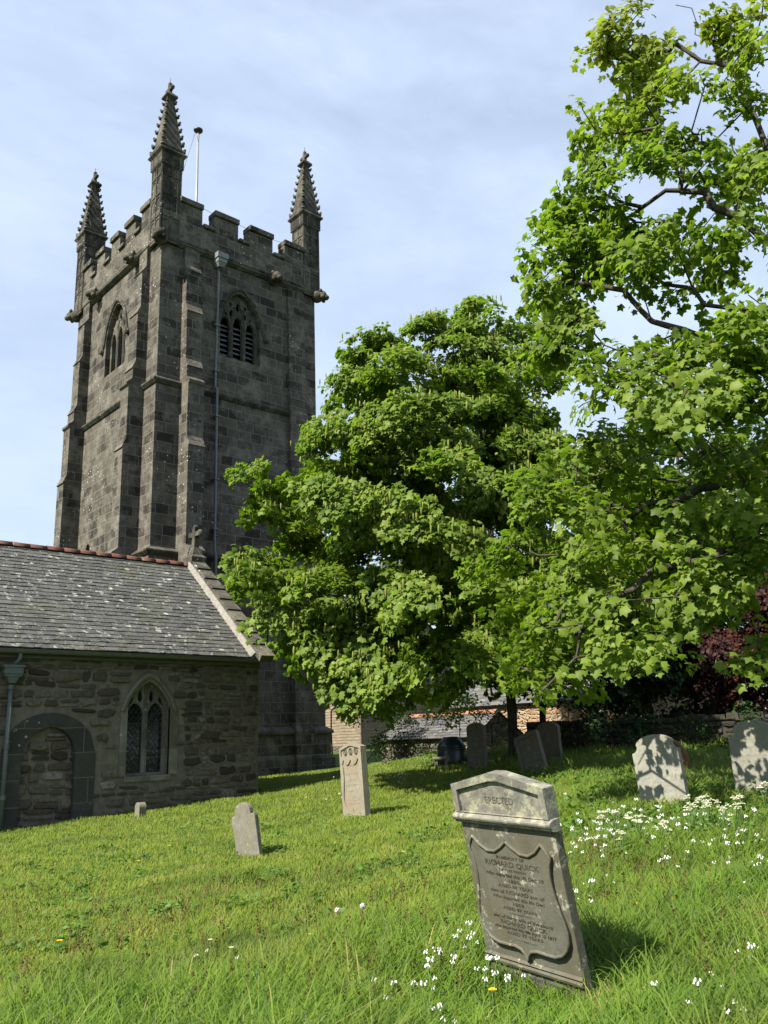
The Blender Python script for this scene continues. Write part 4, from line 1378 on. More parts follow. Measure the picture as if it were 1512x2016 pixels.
def build_white_house():
    c = at(975, 1390, 47)
    x0, y0 = c.x, c.y
    B = thing('white_house', 'white rendered house glimpsed between the foliage beyond the outhouse', 'house', (x0, y0, -.5))
    wd, ln, ze, zr = 6.5, 7.0, 2.6, 4.8
    mb = MB(); mb.box(x0, x0 + wd, y0 - ln, y0, -1.0, ze); mb.build('wall', m_white, B, True)
    mb = MB(); mb.prism([(0, ze), (wd, ze), (wd / 2, zr - .1)], (x0, y0 - ln + .01, 0), XV, ZV, YV, ln - .02); mb.build('gable', m_white, B, True)
    s1 = Vector((wd / 2 + .2, 0, zr - ze + .12))
    slates('roof', B, Vector((x0 - .2, y0 - ln - .1, ze - .1)), YV, s1, ln + .2, s1.length, 14, 12)
    slates('roof', B, Vector((x0 + wd + .2, y0 - ln - .1, ze - .1)), YV, Vector((-s1.x, 0, s1.z)), ln + .2, s1.length, 14, 13)
build_white_house()

# ------------------------------------------------------------------ trees
LEAF5 = np.array([(0, 0, 0), (.40, .04, -.08), (.33, .30, .0), (.58, .58, -.14), (.28, .68, .0), (.04, 1.0, -.16), (-.27, .66, .01), (-.56, .60, -.10), (-.34, .31, .0), (-.42, .02, -.05), (0, .40, .07)])
LEAF5_T = np.array([(10, i, (i + 1) % 10) for i in range(10)])
LEAF3 = np.array([(0, 0, 0), (.34, .22, -.05), (.30, .62, -.06), (0, 1.0, -.08), (-.30, .62, -.06), (-.34, .22, -.05), (0, .4, .05)])
LEAF3_T = np.array([(6, i, (i + 1) % 6) for i in range(6)])

def norm(a): return a / np.maximum(np.linalg.norm(a, axis=1, keepdims=True), 1e-9)

def grow(trunk, attract, rng, step=.45, wander=.12, bias=.30, limbs=()):
    """branch skeleton from a trunk polyline to every shoot position; returns nodes, parents"""
    nodes = [np.array(trunk[0], float)]; par = [-1]; plen = [0.0]
    for a, b in zip(trunk, trunk[1:]):
        a, b = np.array(a, float), np.array(b, float)
        n = max(1, int(np.linalg.norm(b - a) / .4))
        for i in range(1, n + 1):
            nodes.append(a + (b - a) * i / n); par.append(len(nodes) - 2); plen.append(plen[-1] + np.linalg.norm(b - a) / n)
    for lb in limbs:
        lb = [np.array(q, float) for q in lb]
        i = int(np.argmin(np.linalg.norm(np.array(nodes) - lb[0], axis=1)))
        pts = [nodes[i]] + lb
        prev = i
        for a, b in zip(pts, pts[1:]):
            L = np.linalg.norm(b - a); n = max(1, int(L / .28))
            for j in range(1, n + 1):
                q = a + (b - a) * j / n + (rng.normal(0, .085, 3) if j < n else 0)
                nodes.append(q); par.append(prev); plen.append(plen[prev] + L / n * .45); prev = len(nodes) - 1
    nt = len(nodes)
    tr = np.array(nodes)
    d0 = np.min(np.linalg.norm(attract[:, None, :] - tr[None], axis=2), axis=1)
    order = np.argsort(d0)
    cap = nt + len(attract) * 14
    P = np.zeros((cap, 3)); P[:nt] = tr
    PL = np.zeros(cap); PL[:nt] = plen
    par = par + [0] * (cap - nt)
    n = nt
    lo = min(3, nt - 1)
    tips = []
    for k in order:
        p = attract[k]
        d = np.linalg.norm(P[lo:n] - p, axis=1)
        up = np.maximum(P[lo:n, 2] - p[2], 0)                  # branches rise: shun parents above the shoot
        cost = d + bias * PL[lo:n] * .35 + .8 * up
        i = int(np.argmin(cost)) + lo
        L = np.linalg.norm(p - P[i])
        m = max(1, min(12, int(L / step)))
        prev = i
        a = P[i].copy()
        sag = np.array([0, 0, -.10 * L])
        for j in range(1, m + 1):
            t = j / m
            q = a + (p - a) * t + sag * math.sin(PI * t)
            if j < m: q = q + rng.normal(0, wander, 3) * min(1, L * .6)
            P[n] = q; par[n] = prev; PL[n] = PL[prev] + np.linalg.norm(q - P[prev]); prev = n; n += 1
        tips.append((prev, k))
    return P[:n], np.array(par[:n]), tips

def limb_mesh(name, P, par, r_tip, r_max, mat, parent, expo=2.35, flare=1.0):
    n = len(P)
    acc = np.zeros(n)
    kids = np.zeros(n, int)
    for i in range(1, n): kids[par[i]] += 1
    for i in range(n - 1, 0, -1):
        if kids[i] == 0: acc[i] = r_tip ** expo
        acc[par[i]] += acc[i]
    R = acc ** (1 / expo)
    R *= min(1.0, r_max / R[0]) ** (np.clip((R - r_tip) / (R[0] - r_tip), 0, 1))
    V, T = [], []
    b = 0
    for i in range(1, n):
        p0, p1 = P[par[i]], P[i]
        d = p1 - p0; L = np.linalg.norm(d)
        if L < 1e-5: continue
        d = d / L
        r1 = R[i]; r0 = min(R[par[i]], r1 * 1.35) if par[i] > 0 else R[0] * flare
        s = 8 if r1 > .08 else (5 if r1 > .02 else 3)
        u = np.cross(d, (0, 0, 1) if abs(d[2]) < .9 else (1, 0, 0)); u /= np.linalg.norm(u); w = np.cross(d, u)
        a = np.arange(s) * 2 * PI / s
        c = np.cos(a)[:, None] * u + np.sin(a)[:, None] * w
        V.append(p0 - d * r1 * .3 + c * r0); V.append(p1 + c * r1)
        k = np.arange(s); k2 = (k + 1) % s
        T.append(np.stack([b + k, b + k2, b + s + k2], 1)); T.append(np.stack([b + k, b + s + k2, b + s + k], 1))
        b += 2 * s
    V = np.concatenate(V) - np.array(parent.location)
    return mesh_np(name, V, np.concatenate(T), mat, parent, smooth=True)

def leaf_arrays(tips, ups, K, size, rng, spread=.30, droop=.35, tmpl=LEAF5, tris=LEAF5_T, thick=.12):
    n = len(tips)
    c = np.repeat(tips, K, 0); up = np.repeat(ups, K, 0)
    N = len(c)
    rv = rng.normal(0, 1, (N, 3))
    side = norm(rv - (rv * up).sum(1, keepdims=True) * up)                 # outward round the shoot
    r = spread * np.sqrt(rng.uniform(.04, 1, (N, 1))) * rng.uniform(.75, 1.25, (n, 1)).repeat(K, 0)
    pos = c + side * r + up * (rng.normal(0, thick, (N, 1)) - .18 * r) + np.array([0, 0, -.25]) * r
    ax = norm(side * .9 + up * rng.uniform(-.15, .35, (N, 1)) + np.array([0, 0, -1]) * droop * rng.uniform(.2, 1.7, (N, 1)) + rng.normal(0, .25, (N, 3)))
    nr = up + rng.normal(0, .33, (N, 3))
    nr = norm(nr - (nr * ax).sum(1, keepdims=True) * ax)
    sd = np.cross(ax, nr)
    s = size * rng.uniform(.5, 1.32, (N, 1))
    V = (pos[:, None, :] + s[:, None, :] * (tmpl[None, :, 0:1] * sd[:, None, :] + tmpl[None, :, 1:2] * ax[:, None, :] + tmpl[None, :, 2:3] * nr[:, None, :])).reshape(-1, 3)
    T = (np.arange(N)[:, None, None] * len(tmpl) + tris[None]).reshape(-1, 3)
    rnd = np.clip(rng.uniform(0, 1, (n, 1)).repeat(K, 0) * .5 + rng.uniform(-.05, 1.05, (N, 1)) * .5, 0, 1)
    return V, T, np.repeat(rnd[:, 0], len(tmpl)), N

def lobes_to_points(lobes, dens, rng, shell=.45, spray=7, spr=.5):
    """lobes: (u, v, distance, ru px, rv px, depth m) - real ellipsoids of foliage"""
    out, ups = [], []
    fwd = CAM_R[2]; rt = CAM_R[0]; dn = CAM_R[1]
    for (u, v, d, ru, rv, dm) in lobes:
        c = np.array(at(u, v, d))
        r = np.linalg.norm(c) / CAM_F * 1.0
        a, b = ru * r, rv * r
        vol = a * b * dm
        n = max(5, int(dens * (a * b * dm) ** .78))
        q = max(2, int(round(n / spray)))
        x = rng.normal(0, 1, (q, 3)); x = norm(x) * rng.uniform(shell, 1.0, (q, 1)) ** .6
        h = np.array([-c[1], c[0], 0]); h /= np.linalg.norm(h)
        f = np.array([c[0], c[1], 0]); f /= np.linalg.norm(f)
        p = c + x[:, 0:1] * a * -h + x[:, 1:2] * dm * f + x[:, 2:3] * b * np.array([0, 0, 1])
        o = norm(x[:, 0:1] * -h + x[:, 1:2] * f + x[:, 2:3] * np.array([0, 0, 1]))
        # each spray: a shallow tier of shoots tilting outward and down
        m = rng.poisson(spray, q).clip(2, None)
        sp = np.repeat(np.arange(q), m); N = len(sp)
        up = norm(o * .55 + np.array([0, 0, .95]) + rng.normal(0, .16, (q, 3)))[sp]
        rv = rng.normal(0, 1, (N, 3)); sd = norm(rv - (rv * up).sum(1, keepdims=True) * up)
        rad = spr * np.sqrt(rng.uniform(.02, 1, (N, 1)))
        off = o[sp] * np.array([1, 1, .2]) * spr * .35
        pp = p[sp] + off + sd * rad + up * (rng.normal(0, spr * .13, (N, 1)) - .30 * rad ** 2 / spr)
        out.append(pp); ups.append(norm(up + rng.normal(0, .20, (N, 3)) + o[sp] * .25))
    return np.concatenate(out), np.concatenate(ups)

def tree(name, label, cat, base, trunk, lobes, dens, K, size, leaf, bark, seed, spread=.3, droop=.35, r_tip=.005, r_max=.3, tmpl=LEAF5, tris=LEAF5_T,
         racemes=0.0, wander=.12, group=None, shell=.45, thick=.12, bare=0.0, hgt=None, step=.45, limbs=(), bias=.30, spray=7, spr=.5):
    rng = np.random.default_rng(seed)
    T = thing(name, label, cat, tuple(base), group=group)
    A, U = lobes_to_points(lobes, dens, rng, shell, spray, spr)
    P, par, tips = grow([tuple(base + Vector((0, 0, -.3)))] + [tuple(p) for p in trunk], A, rng, wander=wander, step=step, limbs=limbs, bias=bias)
    limb_mesh('trunk', P, par, r_tip, r_max, bark, T, flare=1.35)
    if bare:
        keep = rng.uniform(0, 1, len(A)) > bare
        A, U = A[keep], U[keep]
    V, F, R, N = leaf_arrays(A, U, K, size, rng, spread, droop, tmpl, tris, thick)
    mi = np.zeros(len(F), int)
    if racemes:
        k = rng.uniform(0, 1, len(A)) < racemes
        c = np.repeat(A[k], 3, 0) + rng.normal(0, spread * .6, (k.sum() * 3, 3)) * np.array([1, 1, .35]) + np.array([0, 0, .02])
        n = len(c)
        a = np.arange(4) * PI / 2
        rad = np.array([.010, .026, .024, .004]); zz = np.array([0, -.05, -.13, -.19])
        t = np.stack([np.stack([np.cos(a) * r, np.sin(a) * r, np.full(4, z)], 1) for r, z in zip(rad, zz)]).reshape(-1, 3)
        s = rng.uniform(.7, 1.3, (n, 1, 1))
        RV = (c[:, None] + t[None] * s).reshape(-1, 3)
        q = []
        for l in range(3):
            for i in range(4):
                j = (i + 1) % 4
                q += [(l * 4 + i, l * 4 + j, l * 4 + 4 + j), (l * 4 + i, l * 4 + 4 + j, l * 4 + 4 + i)]
        RF = (np.arange(n)[:, None, None] * 16 + np.array(q)[None]).reshape(-1, 3) + len(V)
        V = np.concatenate([V, RV]); F = np.concatenate([F, RF])
        R = np.concatenate([R, np.repeat(rng.uniform(0, 1, n), 16)])
        mi = np.concatenate([mi, np.ones(len(RF), int)])
    H = np.clip((V[:, 2] - (hgt or (1e3, 1e3 + 1))[0]) / ((hgt or (1e3, 1e3 + 1))[1] - (hgt or (1e3, 1e3 + 1))[0]), 0, 1)
    o = mesh_np('crown', V - np.array(T.location), F, [leaf, m_raceme], T, {'rnd': R, 'hgt': H}, mi)
    return T, N

TREES = True
if TREES:
    NL = []
    # the sycamore in flower in front of the tower
    b = ground_at(1010, 1478, 25.5)
    lobA = [(760, 745, 23, 108, 95, 2.0), (680, 770, 22.5, 42, 36, .9), (720, 720, 23, 40, 36, .9), (930, 615, 24.3, 36, 36, .8), (1030, 660, 24.4, 36, 46, .9), (765, 690, 23, 40, 40, .8), (985, 705, 24.5, 115, 112, 2.2), (880, 735, 24, 105, 118, 2.2), (870, 650, 24, 40, 36, .9), (990, 630, 24.5, 52, 40, .9), (690, 830, 22, 75, 80, 1.6), (1045, 760, 24, 52, 90, 1.8), (800, 870, 21.5, 140, 100, 2.2), (930, 880, 21, 130, 120, 2.2),
            (560, 945, 20.5, 88, 66, 1.5), (640, 945, 20.2, 100, 80, 1.8), (518, 985, 20.4, 48, 58, 1.1), (730, 990, 19.3, 110, 100, 1.9), (850, 1010, 18.8, 120, 110, 1.9), (492, 1108, 20.2, 58, 36, 1.0), (690, 1290, 19.5, 42, 44, .9), (670, 1240, 19.4, 50, 36, .9), (700, 1345, 20, 36, 30, .8), (560, 1130, 20, 95, 60, 1.5), (560, 1195, 20.0, 55, 32, .9), (640, 1180, 19.6, 90, 70, 1.6),
            (610, 1245, 19.4, 60, 24, .9), (740, 1130, 18.9, 95, 85, 1.8), (730, 1260, 19.0, 85, 75, 1.5), (860, 1180, 18.4, 115, 100, 1.9), (860, 1300, 18.6, 105, 62, 1.6), (960, 1090, 18.2, 105, 120, 1.9), (960, 1270, 18.8, 95, 80, 1.7), (720, 1345, 20, 55, 36, 1.1), (1080, 930, 21, 100, 115, 2.0), (1090, 1120, 19, 100, 125, 2.0),
            (860, 960, 21.5, 260, 290, 3.0), (900, 1080, 23, 280, 240, 2.6), (900, 900, 26.5, 210, 200, 2.4), (1000, 1200, 26, 200, 150, 2.4), (760, 1080, 25, 170, 150, 2.2),
            (1120, 960, 17, 100, 100, 1.6), (1210, 1060, 16.8, 110, 100, 1.6), (1080, 1200, 17.5, 110, 100, 1.6), (1290, 990, 16.5, 110, 90, 1.5), (1250, 1190, 17, 110, 80, 1.5), (1370, 1080, 16.3, 100, 90, 1.5)]
    tA = [at(1008, 1400, 25.5), at(1000, 1300, 25.4), at(985, 1180, 25.3), at(965, 1040, 25.2), at(950, 900, 25.1), at(945, 780, 25.1)]
    NL.append(tree('sycamore_tree', 'big bright green sycamore hung with pale flower tassels, overlapping the church tower', 'tree', b, tA, lobA, 31, 38, .138, m_leafA, m_bark, 3,
         spread=.27, droop=.42, r_tip=.0065, r_max=.27, racemes=.8, shell=.30, thick=.07, step=.5, spray=9, spr=.62)[1])
    # the large tree whose limbs reach in from the right
    b = ground_at(1700, 1560, 12.5)
    lobB = [(1235, 60, 12.5, 28, 40, .5), (1300, 50, 12.8, 55, 50, .8), (1375, 95, 12.6, 70, 60, .9), (1460, 30, 12.2, 45, 35, .8), (1185, 100, 12.6, 26, 18, .3), (1222, 110, 12.6, 40, 45, .5), (1235, 180, 12.5, 52, 45, .7), (1300, 150, 12.6, 55, 60, .8),
            (1205, 225, 12.2, 40, 42, .6), (1180, 248, 12, 18, 26, .3), (1290, 215, 12.3, 60, 45, .8), (1355, 215, 12, 60, 50, .9), (1440, 240, 11.8, 60, 70, 1.0), (1500, 180, 12, 40, 80, 1.0), (1330, 300, 11.8, 75, 50, 1.0), (1420, 340, 11.5, 75, 60, 1.1), (1500, 330, 11.5, 50, 70, 1.0),
            (1182, 335, 11.6, 36, 26, .4), (1275, 370, 11.5, 62, 50, .8), (1330, 410, 11.3, 75, 60, 1.0), (1125, 410, 11.5, 34, 24, .4), (1175, 425, 11.4, 55, 40, .7), (1240, 445, 11.2, 65, 45, .9), (1430, 450, 11, 80, 60, 1.1), (1120, 490, 11.3, 55, 34, .6), (1190, 510, 11.2, 70, 45, .9),
            (1080, 548, 11.3, 45, 34, .5), (1140, 560, 11.1, 60, 40, .7), (1270, 520, 10.9, 75, 50, 1.0), (1360, 540, 10.8, 70, 50, 1.0), (1460, 560, 10.6, 65, 60, 1.1), (1100, 612, 11.1, 34, 36, .5), (1140, 636, 11, 34, 16, .4), (1108, 672, 11, 18, 30, .3),
            (1230, 690, 10.6, 62, 36, .8), (1300, 715, 10.4, 75, 45, .9), (1400, 665, 10.3, 70, 42, .9), (1480, 660, 10.2, 50, 50, .9), (1180, 760, 10.5, 55, 48, .7), (1255, 800, 10.3, 75, 50, .9), (1350, 790, 10.1, 80, 52, 1.0), (1450, 780, 10, 75, 55, 1.0),
            (1130, 900, 10.0, 62, 42, .7), (1200, 880, 10.1, 75, 45, .9), (1300, 880, 9.9, 85, 50, 1.0), (1420, 890, 9.8, 90, 55, 1.0), (1060, 975, 9.8, 48, 34, .5), (1110, 1000, 9.7, 72, 45, .8), (1200, 985, 9.6, 85, 55, .9), (1310, 990, 9.5, 85, 55, .9), (1400, 1000, 9.4, 75, 55, .9),
            (1020, 1085, 9.5, 52, 38, .6), (1100, 1100, 9.4, 75, 52, .8), (1200, 1100, 9.3, 85, 55, .9), (1310, 1090, 9.2, 60, 40, .7), (1040, 1190, 9.2, 60, 42, .7), (1130, 1200, 9.1, 80, 52, .8), (1230, 1200, 9.0, 85, 52, .8), (1330, 1180, 9.0, 75, 45, .8),
            (1070, 1275, 8.9, 65, 42, .6), (1160, 1280, 8.8, 80, 42, .7), (1245, 1275, 8.8, 50, 35, .5), (1028, 1335, 8.8, 32, 28, .4), (1090, 1305, 8.8, 42, 20, .4), (1395, 1175, 9.0, 32, 26, .4), (1500, 1100, 9.5, 30, 40, .5), (1500, 1310, 9.3, 26, 24, .3)]
    tB = [at(1690, 1300, 12.4), at(1670, 1050, 12.3), at(1650, 850, 12.2), at(1610, 640, 12.0), at(1560, 420, 12.1), at(1490, 240, 12.3), at(1440, 130, 12.4)]
    def limb(*q): return [tuple(at(*p)) for p in q]
    lobB += [(1150, 930, 14, 110, 70, 1.8), (1270, 960, 14, 120, 70, 1.8), (1390, 950, 14.2, 120, 70, 1.8), (1300, 1060, 14.6, 120, 70, 1.8), (1200, 1090, 14.2, 110, 70, 1.6), (1480, 1030, 14.5, 110, 70, 1.8), (1420, 860, 15.5, 110, 70, 1.8), (1300, 860, 15.5, 110, 70, 1.8), (1400, 1080, 15.5, 110, 60, 1.6)]
    limbsB = [limb((1610, 640, 12.0), (1512, 476, 11.6), (1450, 425, 11.4), (1387, 377, 11.4), (1345, 320, 11.6), (1300, 250, 12)),
              limb((1640, 740, 12.0), (1512, 612, 11), (1450, 608, 10.8), (1387, 600, 10.7), (1310, 560, 10.9), (1260, 505, 11.0)),
              limb((1655, 880, 12.2), (1480, 720, 10.9), (1400, 672, 10.7), (1347, 650, 10.7), (1283, 632, 10.8), (1228, 571, 11), (1160, 560, 11.1), (1095, 552, 11.2)),
              limb((1347, 650, 10.7), (1318, 700, 10.5), (1296, 728, 10.4), (1230, 740, 10.5)),
              limb((1440, 130, 12.4), (1400, 80, 12.5), (1370, 40, 12.6), (1330, 10, 12.7)), limb((1460, 170, 12.3), (1480, 100, 12.3), (1500, 30, 12.2)),
              limb((1440, 130, 12.4), (1380, 120, 12.5), (1320, 100, 12.6), (1250, 110, 12.6)),
              limb((1387, 377, 11.4), (1310, 375, 11.5), (1230, 400, 11.4), (1190, 385, 11.5), (1150, 405, 11.5)),
              limb((1345, 320, 11.6), (1290, 330, 11.7), (1230, 315, 11.7), (1190, 338, 11.6)),
              limb((1650, 1000, 12.2), (1500, 930, 11.9), (1380, 960, 11.6), (1250, 1010, 11.5), (1120, 1020, 11.6)),
              limb((1660, 1060, 12.2), (1490, 1060, 11.6), (1350, 1110, 11.2), (1200, 1180, 10.9), (1080, 1240, 10.8))]
    lobB += [(1640, 120, 12.5, 120, 110, 1.6), (1760, 300, 12.5, 130, 110, 1.8), (1620, 330, 13.5, 110, 100, 1.5), (1850, 520, 12.5, 120, 100, 1.8), (1680, 560, 14, 120, 100, 1.6), (1800, 760, 12.5, 140, 100, 1.8), (1660, 800, 14, 110, 90, 1.5), (1900, 900, 12, 110, 90, 1.6), (1780, 980, 13, 120, 80, 1.6), (1640, 640, 10.5, 60, 60, 1)]
    lobB += [(1500, 700, 11, 60, 60, 1), (1500, 820, 11, 60, 70, 1), (1480, 930, 11, 70, 60, 1), (1505, 480, 11.5, 50, 60, 1), (1500, 1010, 11.5, 60, 60, 1), (1440, 1140, 11, 60, 40, .8)]
    lobB = [(u, v, d, ru * (.78 if v < 480 else .9), rv * (.72 if v < 480 else .88), dm) if v < 830 else (u, v - (10 if v > 1160 else 0), d * ((1.34 if u < 1190 and v > 1000 else 1.2) if d < 10.8 else 1), ru * .92, rv * .86, dm) for u, v, d, ru, rv, dm in lobB]
    NL.append(tree('sycamore_tree', 'tall loose-limbed sycamore reaching in from the right edge, its lowest boughs hanging near', 'tree', b, tB, lobB, 42, 23, .112, m_leafB, m_bark, 8,
         spread=.20, droop=.45, spray=7, spr=.42, r_tip=.0085, r_max=.16, wander=.11, shell=.2, thick=.08, hgt=(6.5, 11), limbs=limbsB, bias=.2, bare=.16)[1])
    # dark shapes beyond
    b = ground_at(1368, 1440, 27)
    lobR = [(1350, 1150, 27, 110, 100, 1.6), (1460, 1130, 27, 100, 110, 1.6), (1430, 1260, 26.5, 120, 60, 1.4), (1330, 1300, 27, 90, 60, 1.2), (1500, 1300, 26, 80, 80, 1.4), (1400, 1050, 28, 90, 70, 1.4), (1560, 1180, 27, 100, 120, 1.6)]
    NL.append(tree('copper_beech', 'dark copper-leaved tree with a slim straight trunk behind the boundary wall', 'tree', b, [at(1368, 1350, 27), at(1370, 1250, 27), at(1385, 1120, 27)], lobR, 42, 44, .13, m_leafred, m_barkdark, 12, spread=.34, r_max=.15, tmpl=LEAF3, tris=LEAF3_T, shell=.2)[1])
    b = ground_at(1066, 1440, 24.3)
    lobD = [(1080, 1260, 25.5, 110, 80, 1.5), (1180, 1230, 26, 110, 90, 1.5), (1000, 1230, 26, 90, 80, 1.5), (1260, 1270, 26, 80, 70, 1.4), (1120, 1375, 25.6, 62, 34, .9), (1190, 1385, 25.6, 60, 36, .9), (1150, 1330, 25.8, 70, 40, 1.0), (1230, 1350, 25.8, 60, 44, 1.0)]
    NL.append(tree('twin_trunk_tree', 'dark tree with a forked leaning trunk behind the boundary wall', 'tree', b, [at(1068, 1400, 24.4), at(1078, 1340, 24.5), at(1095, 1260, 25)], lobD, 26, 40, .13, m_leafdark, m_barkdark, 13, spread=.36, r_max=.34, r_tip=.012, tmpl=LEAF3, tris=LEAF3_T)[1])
    b = ground_at(1250, 1430, 30)
    lobE = [(1250, 1350, 30, 60, 75, 1.2), (1330, 1370, 29, 80, 55, 1.2), (1430, 1380, 28, 90, 50, 1.2), (1520, 1370, 28, 70, 60, 1.2), (1490, 1230, 31, 90, 120, 1.6), (1290, 1230, 32, 120, 90, 1.6)]
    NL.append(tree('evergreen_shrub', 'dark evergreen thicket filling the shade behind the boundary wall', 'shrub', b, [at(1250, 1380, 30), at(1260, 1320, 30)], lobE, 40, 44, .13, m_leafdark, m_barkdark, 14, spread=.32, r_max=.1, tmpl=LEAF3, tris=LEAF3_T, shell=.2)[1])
    # open-crowned tree farther right, twiggy
    b = ground_at(1480, 1440, 34)
    lobT = [(1420, 960, 33, 120, 110, 2.0), (1510, 900, 34, 110, 130, 2.0), (1330, 830, 35, 80, 60, 1.5), (1480, 1040, 33, 90, 60, 1.5), (1580, 1000, 33, 100, 120, 2)]
    NL.append(tree('twiggy_tree', 'thinly leaved tree of fine dark twigs beyond the right-hand trees', 'tree', b, [at(1480, 1250, 34), at(1475, 1100, 34), at(1465, 980, 34)], lobT, 30, 7, .12, m_leafbush, m_barkdark, 15, spread=.3, r_tip=.010, r_max=.2, tmpl=LEAF3, tris=LEAF3_T, shell=.1)[1])
    # small growth round the outhouse
    b = ground_at(905, 1460, 29)
    NL.append(tree('sapling', 'slim sapling in fresh leaf before the orange-ridged outhouse roof', 'sapling', b, [at(904, 1420, 29), at(900, 1385, 29)], [(895, 1375, 29, 36, 22, .5), (925, 1390, 29, 25, 18, .4), (880, 1390, 28.8, 22, 16, .4)], 40, 16, .10, m_leafA, m_barkdark, 16, spread=.2, r_max=.05, tmpl=LEAF3, tris=LEAF3_T)[1])
    b = ground_at(968, 1455, 28)
    NL.append(tree('shrub', 'untidy olive-brown bush at the right end of the outhouse roof', 'shrub', b, [at(968, 1440, 28), at(966, 1425, 28)], [(965, 1415, 28, 36, 28, .6), (985, 1395, 28, 26, 18, .5), (945, 1400, 28, 22, 16, .5)], 50, 18, .07, m_leafbush, m_barkdark, 17, spread=.2, r_max=.05, tmpl=LEAF3, tris=LEAF3_T)[1])
    b = ground_at(655, 1455, 38)
    NL.append(tree('bare_shrub', 'nearly leafless twiggy shrub beside the tower corner', 'shrub', b, [at(652, 1440, 38), at(652, 1400, 38)], [(655, 1350, 38, 26, 50, .6), (668, 1310, 38, 24, 40, .5)], 60, 4, .08, m_leafbush, m_barkdark, 18, spread=.2, r_tip=.009, r_max=.08, tmpl=LEAF3, tris=LEAF3_T, shell=.1)[1])
    b = ground_at(700, 1470, 34)  # undergrowth, with extra dark leaves standing in for tree shade on the gable
    NL.append(tree('undergrowth_bush', 'low dark bush at the foot of the barn, carried up to darken its gable', 'shrub', b, [at(745, 1465, 33), at(745, 1450, 33)], [(760, 1460, 33, 50, 12, .6), (830, 1475, 31, 50, 12, .6), (745, 1400, 33, 50, 45, .8), (730, 1350, 33, 40, 45, .8), (800, 1400, 34, 50, 36, .8), (780, 1360, 34, 50, 36, .8)], 44, 22, .09, m_leafdark, m_barkdark, 19, spread=.22, r_max=.06, tmpl=LEAF3, tris=LEAF3_T)[1])
    for k, (u, v, d, w, h) in enumerate(((1140, 1480, 24, 46, 26), (1205, 1470, 23.5, 60, 34), (1270, 1465, 24, 60, 40), (1365, 1470, 22.5, 60, 34), (1440, 1470, 22, 70, 40), (1515, 1470, 21.5, 60, 44))):  # bushes added to darken the wall where there is only shade
        b = ground_at(u, v, d)
        NL.append(tree('shade_bush', 'dark bush added against the boundary wall to deepen its shade', 'bush', b, [(b.x, b.y, b.z + .3)], [(u, v - 26, d, w, h, .6), (u + 20, v - 50, d + .3, w * .6, h * .6, .5)], 46, 16, .085, m_leafdark, m_barkdark, 60 + k, spread=.16, r_max=.03, tmpl=LEAF3, tris=LEAF3_T,
                  group='bushes added to darken the boundary wall', spray=5, spr=.25)[1])
    print('LEAVES', NL)

# ------------------------------------------------------------------ grass
def smooth_noise(x, y, s, seed):
    r = np.random.default_rng(seed)
    o = 0
    for k in range(6):
        a = r.uniform(0, 2 * PI); f = s * r.uniform(.6, 1.8)
        o = o + np.sin((x * math.cos(a) + y * math.sin(a)) * f + r.uniform(0, 6.28) + 1.1 * np.sin((x * math.sin(a) - y * math.cos(a)) * f * .7 + r.uniform(0, 6.28)))
    return o / 6 + .0

